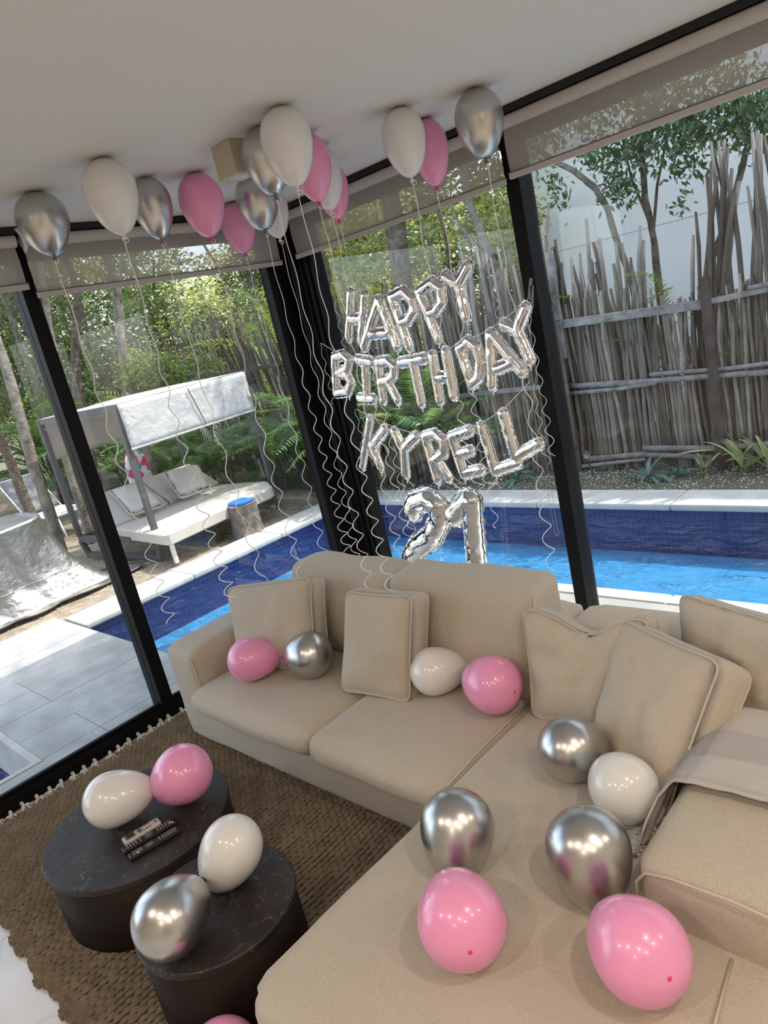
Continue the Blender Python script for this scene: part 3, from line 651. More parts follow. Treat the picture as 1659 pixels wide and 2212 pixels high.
def plan_round(rc):
    def fn(p, c, h):
        x, y = p.x - c.x, p.y - c.y; ax, ay = abs(x), abs(y); ix, iy = h.x - rc, h.y - rc
        if ax > ix and ay > iy:
            dx, dy = ax - ix, ay - iy; l = max(dx, dy) / max(1e-6, math.hypot(dx, dy))
            return Vector((c.x + math.copysign(ix + dx * l, x), c.y + math.copysign(iy + dy * l, y), p.z))
        return p
    return fn
def lean(dy):
    def fn(p, c, h): return Vector((p.x, p.y + dy * (p.z - (c.z - h.z)) / (2 * h.z), p.z))
    return fn
s1 = empty('sofa', (-2.6, 2.1, 0), 'long beige linen sofa section with left arm and two seat cushions', 'sofa', 'sectional sofa')
rbox((-3.62, 1.60, .012), (-1.60, 2.64, .27), .02, 14, (.0, .01, 0), .006, 5, 1).build('base', M_linen, s1, smooth=True)
rbox((-3.65, 1.60, .014), (-3.345, 2.62, .565), .055, 14, (.012, .006, .012), .006, 5, 2).build('arm', M_linen, s1, smooth=True)
rbox((-3.35, 2.38, .20), (-1.605, 2.655, .605), .05, 12, (0, .01, .012), .006, 5, 3).build('back_frame', M_linen, s1, smooth=True)
c = rbox((-3.33, 1.495, .262), (-2.365, 2.34, ST - .008), .062, 18, (.0, .015, .012), .010, 4, 4).build('seat_cushion', M_linen, s1, smooth=True)
c = rbox((-2.365, 1.49, .262), (-1.592, 2.34, ST - .004), .062, 18, (.0, .015, .012), .010, 4, 5).build('seat_cushion', M_linen, s1, smooth=True)
rbox((-3.17, 2.12, .39), (-2.40, 2.36, .835), .06, 16, (.0, .03, .012), .014, 4, 6, lean(.10)).build('back_cushion', M_linen, s1, smooth=True)
bc2 = rbox((-2.385, 2.09, .39), (-1.575, 2.34, .845), .055, 18, (.006, .03, .014), .014, 4, 7, lean(.11)).build('back_cushion', M_linen, s1, smooth=True)
def path_piping(pts, parent): G().tube(pts, .0045, 6).build('piping', M_pipe, parent, smooth=True)
path_piping([(-1.573, 2.125, .45), (-1.570, 2.150, .55), (-1.568, 2.190, .72), (-1.572, 2.215, .82)], bc2)
path_piping([(-1.60, 1.53, .385), (-1.597, 1.7, .402), (-1.597, 1.9, .405), (-1.597, 2.08, .402)], c)
path_piping([(-1.60, 1.50, .285), (-1.595, 1.7, .283), (-1.595, 2.0, .283)], c)
path_piping([(-3.36, 1.60, .54), (-3.36, 1.605, .3), (-3.36, 1.605, .03)], s1.children[1])
path_piping([(-3.34, 1.594, .235), (-2.8, 1.592, .235), (-2.2, 1.592, .235), (-1.61, 1.594, .235)], s1.children[0])
s2 = empty('sofa', (-1.0, 1.6, 0), 'beige linen chaise section with wide seat and right arm, nearest the camera', 'sofa', 'sectional sofa')
rbox((-1.575, .62, .012), (-.42, 2.64, .27), .03, 12, (0, 0, 0), .004, 5, 11, plan_round(.09)).build('base', M_linen, s2, smooth=True)
cc = rbox((-1.588, .585, .262), (-.395, 2.40, ST), .05, 30, (.0, .0, .010), .010, 3.2, 12, plan_round(.11)).build('seat_cushion', M_linen, s2, smooth=True)
rbox((-1.588, 2.38, .20), (.02, 2.66, .605), .05, 14, (0, .01, .012), .006, 5, 13).build('back_frame', M_linen, s2, smooth=True)
ar = rbox((-.805, 1.335, .30), (-.395, 2.45, .575), .055, 18, (.012, .006, .02), .006, 5, 14).build('arm', M_linen, s2, smooth=True)
path_piping([(-.80, 1.34, .42), (-.795, 1.335, .51), (-.765, 1.332, .552), (-.70, 1.332, .565), (-.55, 1.332, .568), (-.45, 1.332, .556), (-.405, 1.335, .51), (-.40, 1.34, .42)], ar)
path_piping([(-.565, 1.31, .414), (-.545, 1.15, .4185), (-.52, .95, .4175), (-.50, .75, .412), (-.49, .62, .40)], cc)

quad_pillow('throw_pillow', (-3.25, 1.80, .41), (-2.72, 1.91, .41), (-3.37, 1.93, .80), (-2.73, 2.03, .885), .11, 'square beige pillow with piping leaning on the sofa arm, farthest left', 'pillow', 'loose beige sofa pillows', M_linen, M_pipe, 1)
quad_pillow('throw_pillow', (-2.46, 1.83, .41), (-2.07, 1.88, .41), (-2.43, 1.98, .86), (-2.03, 2.00, .87), .13, 'upright beige pillow between the silver balloon and the white one on the sofa', 'pillow', 'loose beige sofa pillows', M_linen, M_pipe, 2, puff=.055)
quad_pillow('throw_pillow', (-1.52, 1.99, .41), (-1.07, 2.05, .41), (-1.585, 2.14, .80), (-1.10, 2.21, .79), .13, 'beige pillow with a karate-chop dent in its top, left of the chaise pillows', 'pillow', 'loose beige sofa pillows', M_linen, M_pipe, 3, chop=.075, wr=.016)
quad_pillow('throw_pillow', (-1.23, 1.92, .41), (-.87, 1.68, .41), (-1.20, 2.20, .785), (-.78, 2.00, .785), .13, 'large square beige pillow behind the white balloon on the chaise', 'pillow', 'loose beige sofa pillows', M_linen, M_pipe, 4, wr=.014)
quad_pillow('throw_pillow', (-1.03, 2.22, .47), (-.53, 2.02, .585), (-1.07, 2.42, .80), (-.60, 2.26, .79), .12, 'slouched beige pillow in the sofa corner behind the large square one', 'pillow', 'loose beige sofa pillows', M_linen, M_pipe, 5, wr=.018)

# throw blanket over the right arm
def throw():
    root = empty('throw_blanket', (-.6, 1.85, .6), 'grey and cream checked throw with a fringe, draped over the right sofa arm', 'blanket')
    pr = [(-.862, .425), (-.85, .50), (-.835, .555), (-.805, .592), (-.75, .607), (-.65, .612), (-.5, .612), (-.40, .602), (-.378, .57), (-.372, .47)]
    def f(u, v):
        t = v * (len(pr) - 1); i = min(int(t), len(pr) - 2); s = t - i
        x = pr[i][0] * (1 - s) + pr[i + 1][0] * s; z = pr[i][1] * (1 - s) + pr[i + 1][1] * s
        drop = max(0, 1 - v * 3.4)
        y0 = 1.625 - .135 * drop + .03 * max(0, v - .5); y1 = 2.04 - .36 * drop
        y = y0 + (y1 - y0) * u
        z += .006 * fbm((u * 4, v * 7, 1)) + .004 + .006 * (1 if u < .06 else 0) * (1 - drop); x -= .012 * drop * (1 + math.sin(u * 14) * .5)
        return Vector((x, y, z))
    g = G().grid(f, 40, 50); n0 = len(g.v)
    b = g.build('cloth', M_throw, root, smooth=True); me = b.data; uvl = me.uv_layers.new(name='UVMap')
    for lp in me.loops:
        k = lp.vertex_index; uvl.data[lp.index].uv = ((k % 41) / 40 * .75, (k // 41) / 50 * 1.1)
    so_ = b.modifiers.new('thick', 'SOLIDIFY'); so_.thickness = .006
    for k in range(9):
        y = 1.50 + k * .019; ts = G(); rr = random.Random(k)
        ts.tube([(-.875, y, .432), (-.880, y, .425)], .007, 6)
        for q in range(7):
            dy, dx = (rr.random() - .5) * .035, -rr.random() * .022
            ts.tube([(-.872, y, .440), (-.885 + dx * .8, y + dy * .5, .425), (-.895 + dx * 1.5, y + dy, .416)], .0028, 4)
            ts.tube([(-.895 + dx * 1.5, y + dy, .416), (-.925 + dx * 2, y + dy * 1.8, .4135)], .0022, 4)
        ts.build('tassel', M_tassel, root)
throw()

# ================================================================== TABLES
def table(cx, cy, r, h, label):
    root = empty('coffee_table', (cx, cy, 0.012), label, 'table', 'round drum coffee tables')
    G().lathe((cx, cy, 0), [(r - .012, .012), (r - .008, .02), (r - .008, h - .03), (r - .012, h - .028)], seg=72).build('drum', M_tableside, root, smooth=False).data.shade_smooth()
    G().lathe((cx, cy, 0), [(r - .02, h - .028), (r, h - .026), (r + .001, h - .004), (r - .003, h)], seg=72).build('top', M_tabletop, root)
table(-2.725, .872, .372, TT, 'larger round drum table with a scratched dark stone top, carrying the remotes')
table(-2.03, .79, .268, TT, 'smaller round drum table with a worn dark top, nearer the chaise')
# three remotes
def remote(c, ax, L, W, H, body, label, kind):
    ax = Vector(ax).normalized(); c = Vector((c[0], c[1], TT)); s = Vector((-ax.y, ax.x, 0)); up = Vector((0, 0, 1))
    root = empty('remote_control', c, label, 'remote', 'remotes on the table')
    g = G().obox(c + up * H / 2, ax, s, up, L / 2, W / 2, H / 2).build('shell', body, root, bevel=H * .32)
    T = H + .0006
    def key(u, v, a, b, m, name='key', store=None):
        (store or G()).obox(c + ax * (u * L / 2) + s * (v * W / 2) + up * (T), ax, s, up, a, b, .0012)
    if kind == 'ac':
        q = G(); q.obox(c + ax * (-.60 * L / 2) + up * T, ax, s, up, .019, W * .37, .0012); q.build('screen_surround', M_keyg, root)
        q = G(); q.obox(c + ax * (-.58 * L / 2) + up * (T + .0014), ax, s, up, .013, W * .27, .0008); q.build('screen', M_lcd, root)
        q = G().lathe(c + ax * (-.1 * L / 2) + up * T, [(.001, .0016), (.009, .0014), (.010, 0)], seg=16); q.build('round_key', M_keyg, root)
        q = G()
        for u in (-.1, .08, .26, .42):
            for v in (-.62, .62): q.obox(c + ax * (u * L / 2) + s * (v * W / 2) + up * T, ax, s, up, .0045, .0028, .001)
        q.build('keypad', M_keyg, root)['kind'] = 'stuff'
        q = G()
        for k in range(3): q.obox(c + ax * (.78 * L / 2) + s * ((k - 1) * .005) + up * T, ax, s, up, .0028 - .0008 * (k % 2), .0016, .0007)
        q.build('printed_mark', M_remb, root)['kind'] = 'stuff'
    else:
        q = G(); w_ = G()
        rows = (-.80, -.70, -.60, -.50, -.36, .28, .38, .48, .58, .68) if kind == 'tv1' else (.85, .75, .65, .55, .45, .35, .22, -.50, -.58, -.68, -.78)
        for u in rows:
            for v in (-.5, 0, .5):
                q.obox(c + ax * (u * L / 2) + s * (v * W / 2) + up * T, ax, s, up, .0036, .0042, .0012)
                w_.obox(c + ax * (u * L / 2) + s * (v * W / 2) + up * (T + .0014), ax, s, up, .0009, .0020, .0004)
        w_.obox(c + ax * ((-.05 if kind == 'tv1' else -.18) * L / 2) + up * (T + .0016), ax, s, up, .0014, .0018, .0004)
        q.build('keypad', M_keyg, root)['kind'] = 'stuff'; w_.build('key_marks', M_keyw, root)['kind'] = 'stuff'
        G().lathe(c + ax * ((-.05 if kind == 'tv1' else -.18) * L / 2) + up * T, [(.006, .0002), (.0065, .0014), (.0145, .0014), (.0155, 0)], seg=20).build('direction_ring', M_keyg, root)
        if kind == 'tv1':
            G().obox(c + ax * (-.90 * L / 2) + s * (-.3 * W / 2) + up * T, ax, s, up, .0028, .0045, .0012).build('red_key', M_keyr, root)
            G().obox(c + ax * (.76 * L / 2) + s * (.35 * W / 2) + up * T, ax, s, up, .0030, .007, .0012).build('red_key', M_keyr, root)
            G().obox(c + ax * (.74 * L / 2) + s * (-.2 * W / 2) + up * T, ax, s, up, .0030, .005, .0012).obox(c + ax * (.80 * L / 2) + s * (-.55 * W / 2) + up * T, ax, s, up, .0030, .005, .0012).build('white_key', M_keyw, root)
        else:
            G().obox(c + ax * (-.66 * L / 2) + s * (-.45 * W / 2) + up * T, ax, s, up, .0040, .005, .0014).build('white_key', M_keyw, root)
remote((-2.618, .835), (.16, .98, 0), .150, .046, .020, M_remw, 'small white air-conditioner remote with a display, on the larger table', 'ac')
remote((-2.562, .842), (.17, .98, 0), .222, .038, .016, M_remb, 'long black remote with a red key, between the white one and the other black one', 'tv1')
remote((-2.500, .826), (.20, .98, 0), .200, .040, .018, M_remb, 'black remote nearest the rim of the table', 'tv2')

# ================================================================== RUG
def rug():
    x0, x1, y0, y1 = -3.90, -.95, .355, 2.62; dx, dy = .0047, .0072
    nx, ny = int((x1 - x0) / dx), int((y1 - y0) / dy)
    X, Y = np.meshgrid(x0 + np.arange(nx + 1) * dx, y0 + np.arange(ny + 1) * dy)
    wob = .006 * np.sin(Y * 5) + .004 * np.sin(Y * 13 + X * 3)
    row = (X + wob) / .027; k = np.floor(row); fr = row - k
    ph = np.sin(k * 12.9898) * 43758.5453; ph = ph - np.floor(ph)
    col = Y / .034 + .5 * (k % 2) + ph * .25; fc = col - np.floor(col)
    sk = np.abs(fc - .5 - (fr - .5) * .7)
    H = .019 * np.clip(1 - ((fr - .5) * 2.5) ** 2, 0, 1) * (.45 + .55 * np.clip(1 - (sk * 1.9) ** 2, 0, 1))
    rnd = np.sin((k * 7.1 + np.floor(col) * 3.3)) * 43758.5; rnd = rnd - np.floor(rnd)
    Z = .004 + H * (.75 + .5 * rnd)
    # uneven outer rim
    ex = .006 * np.sin(Y * 30) + .004 * np.sin(Y * 71); X = np.where(X < x0 + dx * 3, X + ex, X)
    ey = .010 * np.sin(X * 24) + .006 * np.sin(X * 57) + .018 * np.sin(X * 3.1); Y = Y + ey * np.clip(1 - (Y - y0) / .3, 0, 1)
    V = np.stack([X + 2.4, Y - 1.4, Z], -1).reshape(-1, 3); I = np.arange((ny + 1) * (nx + 1)).reshape(ny + 1, nx + 1)
    F = np.stack([I[:-1, :-1], I[:-1, 1:], I[1:, 1:], I[1:, :-1]], -1).reshape(-1, 4)
    root = empty('woven_rug', (-2.4, 1.4, 0), 'brown braided jute rug with a pale knotted fringe under the tables and sofa', 'rug')
    fast_mesh('weave', V, F, M_jute, root, smooth=True)
    G().box((x0 + .012, y0 + .04, .0005), (x1, y1, .0085)).build('shade_backing', mat('gap_shade', (.045, .032, .022), .95), root)  # dark sheet paints in the shade of the gaps between braids
    for i in range(22):
        rr = random.Random(i + 3); y = .40 + i * .068 + (rr.random() - .5) * .02; g = G()
        # twisted cord loop then loose strands
        x = x0 + .004; l = .045 + .03 * rr.random(); a = (rr.random() - .5) * 1.4
        pts = []
        for q in range(12):
            t = q / 11; pts.append((x + .004 - l * math.sin(PI * t * .75), y + .03 * (t - .2) + .012 * math.sin(t * 5), .014 + .014 * math.sin(PI * t)))
        g.tube(pts, .0055, 5)
        e = Vector(pts[-1])
        for q in range(5):
            b = a + (q - 2) * .32 + (rr.random() - .5) * .2; L_ = .045 + .03 * rr.random(); d = Vector((math.cos(b) * .9, -math.sin(b) - .3, 0)).normalized()
            g.tube([e, e + d * L_ * .5 + Vector((0, 0, .008)), e + d * L_ + Vector((0, 0, -.006))], [.0045, .0042, .003], 5)
        g.build('tassel', M_tassel, root, smooth=True)
rug()

# ================================================================== OUTSIDE: DECK, POOL, GROUND
WZ = -.11
def deck():
    d = struct(G().box((-7.02, 1.002, -.30), (XL - .07, 2.17, -.012)).box((-4.385, -3, -.30), (XL - .07, 1.002, -.012)).build('terrace', M_dkbase))
    rows = [(-7.04 + i * .383, -7.04 + (i + 1) * .383 - .004) for i in range(8)]
    rr = random.Random(4)
    for i, (a, b) in enumerate(rows):
        lo = 1.0 if b < -4.36 else -3.0
        cuts = [lo]; off = (i % 3) * .38; y = lo
        y = 2.17
        ys = [2.17]; y = 2.17 - (.42 + off if i % 3 else .80)
        while y > lo + .08: ys.append(y); y -= 1.15
        ys.append(lo)
        for k in range(len(ys) - 1):
            y1, y0 = ys[k], ys[k + 1]
            if a < -4.385 < b and y0 < 1.0:
                pass
            bb = min(b, XL - .075)
            if bb - a < .02 or y1 - y0 < .03: continue
            x_ = a
            if y0 < 1.0 and a < -4.385: x_ = -4.38
            if bb - x_ < .02: continue
            G().box((x_, y0 + .0035, -.03), (bb, y1, 0 + (rr.random() - .5) * .0015)).build('tile', M_deck, d)
    G().box((-7.04, .955, -.30), (-4.34, 1.0, .004)).build('plunge_rim', M_coping, d)
    G().box((-4.385, -3, -.30), (-4.34, .955, .004)).build('plunge_rim', M_coping, d)
    w_ = struct(G().box((-7.0, -3, -1.2), (-6.9, 1.0, -.3)).box((-7.0, .955, -1.2), (-4.34, 1.0, -.3)).box((-4.385, -3, -1.2), (-4.34, 1.0, -.3)).box((-7, -3, -1.25), (-4.34, 1, -1.15)).build('plunge_pool', M_mosw))
    o = G().grid(lambda u, v: (-7.0 + 2.615 * u, -3 + 3.955 * v, -.32), 20, 20).build('water', M_water, w_)
def pool():
    p = sempty('pool', (-5, 4.5, -1.3))
    B = -.45
    G().box((-6.50, 2.17, B - .05), (3, 5.75, B)).build('pool_floor', M_mosf, p)
    g = G(); g.box((-6.52, 2.1, B), (-6.42, 5.8, -.03)).box((-6.5, 5.68, B), (3, 5.78, -.03)).box((-6.5, 2.06, B), (-4.4, 2.17, -.03)).box((-4.43, 2.1, B), (-4.33, 3.95, -.03)).box((-4.4, 3.86, B), (3, 3.96, -.03)).box((3, 3.9, B), (3.1, 5.7, -.03))
    g.build('pool_wall', M_mosw, p)
    G().grid(lambda u, v: (-6.45 + 9.45 * u, 2.15 + 3.58 * v, WZ), 60, 30).build('water', M_water, p)
    # rounded coping, laid in lengths
    def cope(x0, y0, x1, y1):
        G().box((x0, y0, -.05), (x1, y1, .012)).build('coping_stone', M_coping, p, bevel=.018, smooth=False)
    y = 2.19
    while y < 5.68: cope(-6.86, y, -6.39, min(y + 1.16, 6.06)); y += 1.162
    x = -6.39
    while x < 3: cope(x, 5.65, x + 1.298, 6.06); x += 1.3
    x = -4.40
    while x < 3: cope(x, 3.86, x + 1.298, 3.985); x += 1.3
    for yy in (2.19,): cope(-4.46, yy, -4.36, 3.86)
    struct(G().box((-4.36, 2.172, -.3), (XL - .07, 3.86, -.004)).box((XL - .07, YR + .07, -.3), (3, 3.86, -.004)).build('concrete_edge', M_conc))
def ground():
    def h(x, y): return .03 * fbm((x * .6, y * .6, 0)) + .012 * fbm((x * 3, y * 3, 5))
    def patch(x0, x1, y0, y1, n, m, nm, z=0.0):
        return G().grid(lambda u, v: (x0 + (x1 - x0) * u, y0 + (y1 - y0) * v, h(x0 + (x1 - x0) * u, y0 + (y1 - y0) * v) - .035 + z), n, int(n * abs((y1 - y0) / (x1 - x0))) + 2)
    g = patch(-40, -6.84, -6, 6.1, 150, None, ''); struct(g.build('ground', M_gravel, smooth=True))
    g = patch(-40, 12, 6.05, 40, 170, None, ''); struct(g.build('ground', M_soil, smooth=True))
    # scattered pale pebbles on the bed in front of the fence and along the gravel
    rr = random.Random(9); V = []; F = []
    base = np.array([(1, 0, 0), (-1, 0, 0), (0, 1, 0), (0, -1, 0), (0, 0, .7), (0, 0, -.7)]); tri = np.array([(0, 2, 4), (2, 1, 4), (1, 3, 4), (3, 0, 4), (2, 0, 5), (1, 2, 5), (3, 1, 5), (0, 3, 5)])
    for k in range(5200):
        if k < 3400:
            x = rr.uniform(-6.8, -1.4); y = 6.12 + .85 * rr.random() ** (.6 if rr.random() < .75 else 1.3); s = rr.uniform(.004, .011)
        else:
            x = rr.uniform(-9.5, -6.9); y = rr.uniform(1.5, 5.4); s = rr.uniform(.004, .012)
        z = h(x, y) - .035 + s * .3; c, sn = math.cos(k), math.sin(k)
        b = base * s * np.array([1.2, .9, 1]); b = np.stack([b[:, 0] * c - b[:, 1] * sn, b[:, 0] * sn + b[:, 1] * c, b[:, 2]], 1)
        V.append(b + np.array([x, y, z])); F.append(tri + 6 * k)
    o = fast_mesh('pebbles', np.concatenate(V), np.concatenate(F), M_pebble); tag(o, 'loose pale pebbles scattered on the soil along the fence and pool', 'pebbles', kind='stuff')
deck(); pool(); ground()

# white building beyond the fence
hb = struct(G().box((-5.62, 9.1, -.1), (8, 9.5, 6.8)).build('neighbour_wall', M_house))
G().box((-5.62, 9.095, 2.35), (8, 9.1, 2.356)).build('render_joint', M_canvas, hb)
G().box((-5.62, 9.5, -.1), (-5.42, 15, 6.8)).build('side_face', M_house, hb)

# ================================================================== STICK FENCES
def stick_mesh(seed, m, bend=.05):
    rr = random.Random(seed); pts = []; rad = []; n = 8; a, b = rr.random() * 6, rr.random() * 6; k = bend * (.5 + rr.random())
    for i in range(n + 1):
        t = i / n; pts.append((k * math.sin(t * 3.1 + a) * t + .006 * rr.uniform(-1, 1), k * math.sin(t * 2.5 + b) * t * .5, t)); rad.append((1.0 - .20 * t) * (1 + rr.uniform(-.08, .08)))
    rad[-1] *= .7
    me_g = G(); pts = [Vector(p) for p in pts]; vs = []
    for p, r in zip(pts, rad):
        for q in range(6):
            w_ = 2 * PI * q / 6; vs.append((p.x + math.cos(w_) * r * .02, p.y + math.sin(w_) * r * .02, p.z))
    fs = [(i * 6 + q, i * 6 + (q + 1) % 6, (i + 1) * 6 + (q + 1) % 6, (i + 1) * 6 + q) for i in range(n) for q in range(6)] + [tuple(n * 6 + q for q in range(6))]
    me = bpy.data.meshes.new('stick'); me.from_pydata(vs, [], fs); me.materials.append(m); me.shade_smooth(); return me
SM = [stick_mesh(i, M_stick[i % 3], .05) for i in range(12)]; SMD = [stick_mesh(40 + i, M_stickd[i % 2], .06) for i in range(8)]
def stick(root, x, y, h, th, lx=0., ly=0., meshes=SM, z0=-.03, rr=R_):
    o = bpy.data.objects.new('stick', rr.choice(meshes)); COL.objects.link(o); o.parent = root
    o.location = (x - root.location.x, y - root.location.y, z0); o.rotation_euler = (ly, lx, rr.random() * .6 - .3); o.scale = (th, th, h)
def fence_right():
    rr = random.Random(21); root = empty('stick_fence', (-3.8, 6.9, 0), 'tall weathered grey fence of upright sticks behind the pool, right side', 'fence', 'stick fences')
    x = -6.6; n = 0
    while x < -1.62 and n < 172:
        top = 1.72 + .14 * math.sin(x * 3) + rr.uniform(-.08, .10)
        if x < -4.3: top += .35 * rr.random()
        stick(root, x, 6.93 + rr.uniform(-.018, .018), top, rr.uniform(.85, 1.3), rr.uniform(-.02, .05), rr.uniform(-.02, .02), rr=rr); x += rr.uniform(.023, .036); n += 1
    prof = [(-6.6, 2.2), (-6.0, 2.35), (-5.2, 2.5), (-4.6, 2.55), (-4.2, 2.4), (-3.9, 2.45), (-3.6, 2.25), (-3.2, 2.35), (-3.0, 2.2), (-2.85, 1.9), (-2.7, 2.3), (-2.5, 2.75), (-2.2, 2.8), (-1.6, 2.7)]
    def ph(x):
        for (a, p), (b, q) in zip(prof, prof[1:]):
            if a <= x <= b: return p + (q - p) * (x - a) / (b - a)
        return 2.3
    for k in range(126):
        t = k / 125; x = -6.6 + 5.0 * t + rr.uniform(-.02, .02)
        if -3.05 < x < -2.72 and rr.random() < .8: continue
        lx = rr.uniform(-.07, .06) + (.10 if -4.2 < x < -3.9 else 0) + (.14 if -2.75 < x < -2.35 else 0)
        hh = ph(x) * rr.uniform(.86, 1.03); stick(root, x - lx * .8, 6.985 + rr.uniform(-.02, .03), hh, rr.uniform(1.0, 1.6), lx, rr.uniform(-.02, .03), rr=rr)
    def rail(p, q, w_, h_, m=M_beam, nm='rail'): G().bar(p, q, w_, h_).build(nm, m, root, bevel=.006)
    rail((-4.10, 6.865, 1.56), (-2.42, 6.865, 1.50), .035, .085)
    rail((-2.42, 6.87, 1.515), (-1.2, 6.87, 1.56), .035, .05); rail((-2.1, 6.86, 1.57), (-1.2, 6.86, 1.60), .035, .035)
    rail((-6.3, 6.87, .94), (-4.05, 6.87, .93), .04, .05)
    G().tube([(-4.1, 6.87, .91), (-3.2, 6.865, .865), (-2.5, 6.86, .85), (-1.3, 6.865, .80)], .030, 8).build('pole_rail', M_beam, root, smooth=True)
    G().tube([(-4.1, 6.85, .83), (-3.4, 6.85, .82), (-3.0, 6.85, .84)], .022, 8).build('pole_rail', M_beam, root, smooth=True)
    G().tube([(-3.05, 6.85, .93), (-2.3, 6.85, .90), (-1.3, 6.85, .92)], .020, 8).build('pole_rail', M_beam, root, smooth=True)
    G().tube([(-3.85, 6.84, .10), (-3.2, 6.84, .13), (-2.5, 6.85, .07)], .030, 8).build('pole_rail', M_beam, root, smooth=True)
    G().tube([(-3.2, 6.82, .20), (-2.5, 6.85, .16), (-1.3, 6.85, .21)], .028, 8).build('pole_rail', M_beam, root, smooth=True)
    G().tube([(-3.9, 6.80, .03), (-3.2, 6.83, .08)], .020, 8).build('pole_rail', M_beam, root, smooth=True)
    # squared timber post and bundled post
    G().bar((-2.44, 6.80, -.05), (-2.455, 6.86, 1.74), .085, .085, (0, 1, 0)).build('post', M_post, root, bevel=.006)
    for k in range(7):
        a = k * 2.4; stick(root, -3.98 + .045 * math.cos(a), 6.79 + .045 * math.sin(a), 2.05 + .12 * math.sin(k * 3), 1.35, .01 * math.sin(a), .01, rr=rr)
    G().bar((-3.96, 6.84, 1.2), (-3.94, 6.86, 2.28), .10, .05, (0, 1, 0)).build('post', M_beam, root, bevel=.004)
    for z in (.25, .95, 1.6):
        G().tube([(-3.98 + .085 * math.cos(t), 6.79 + .085 * math.sin(t), z) for t in [2 * PI * i / 12 for i in range(13)]], .005, 4).build('wire_tie', M_blackm, root)
    for (a, b) in (((-4.5, 6.9, .5), (-3.9, 6.95, 2.75)), ((-3.7, 6.95, 1.4), (-3.55, 7.0, 2.5))):
        G().tube([a, ((a[0] + b[0]) / 2 + .04, (a[1] + b[1]) / 2, (a[2] + b[2]) / 2), b], [.024, .022, .014], 7).build('branch', M_stick[0], root, smooth=True)
def fence_left():
    rr = random.Random(22); root = empty('stick_fence', (-10.5, 7.2, 0), 'dark ragged fence of thin leaning sticks behind the palms, left side', 'fence', 'stick fences')
    for k in range(230):
        x = -15.5 + 8.8 * k / 230 + rr.uniform(-.03, .03); hh = 2.25 + .45 * math.sin(k * .35) * rr.random() + rr.uniform(-.2, .45)
        if x < -12.8: hh *= .85
        stick(root, x, 7.25 + rr.uniform(-.06, .06), hh, rr.uniform(.8, 1.25), rr.uniform(-.34, -.06), rr.uniform(-.04, .04), SMD, rr=rr)
    G().bar((-15.5, 7.15, 1.0), (-6.7, 7.15, 1.02), .05, .06).build('rail', M_post, root)
    G().bar((-15.5, 7.15, 1.75), (-6.7, 7.15, 1.70), .05, .06).build('rail', M_post, root)
fence_right(); fence_left()

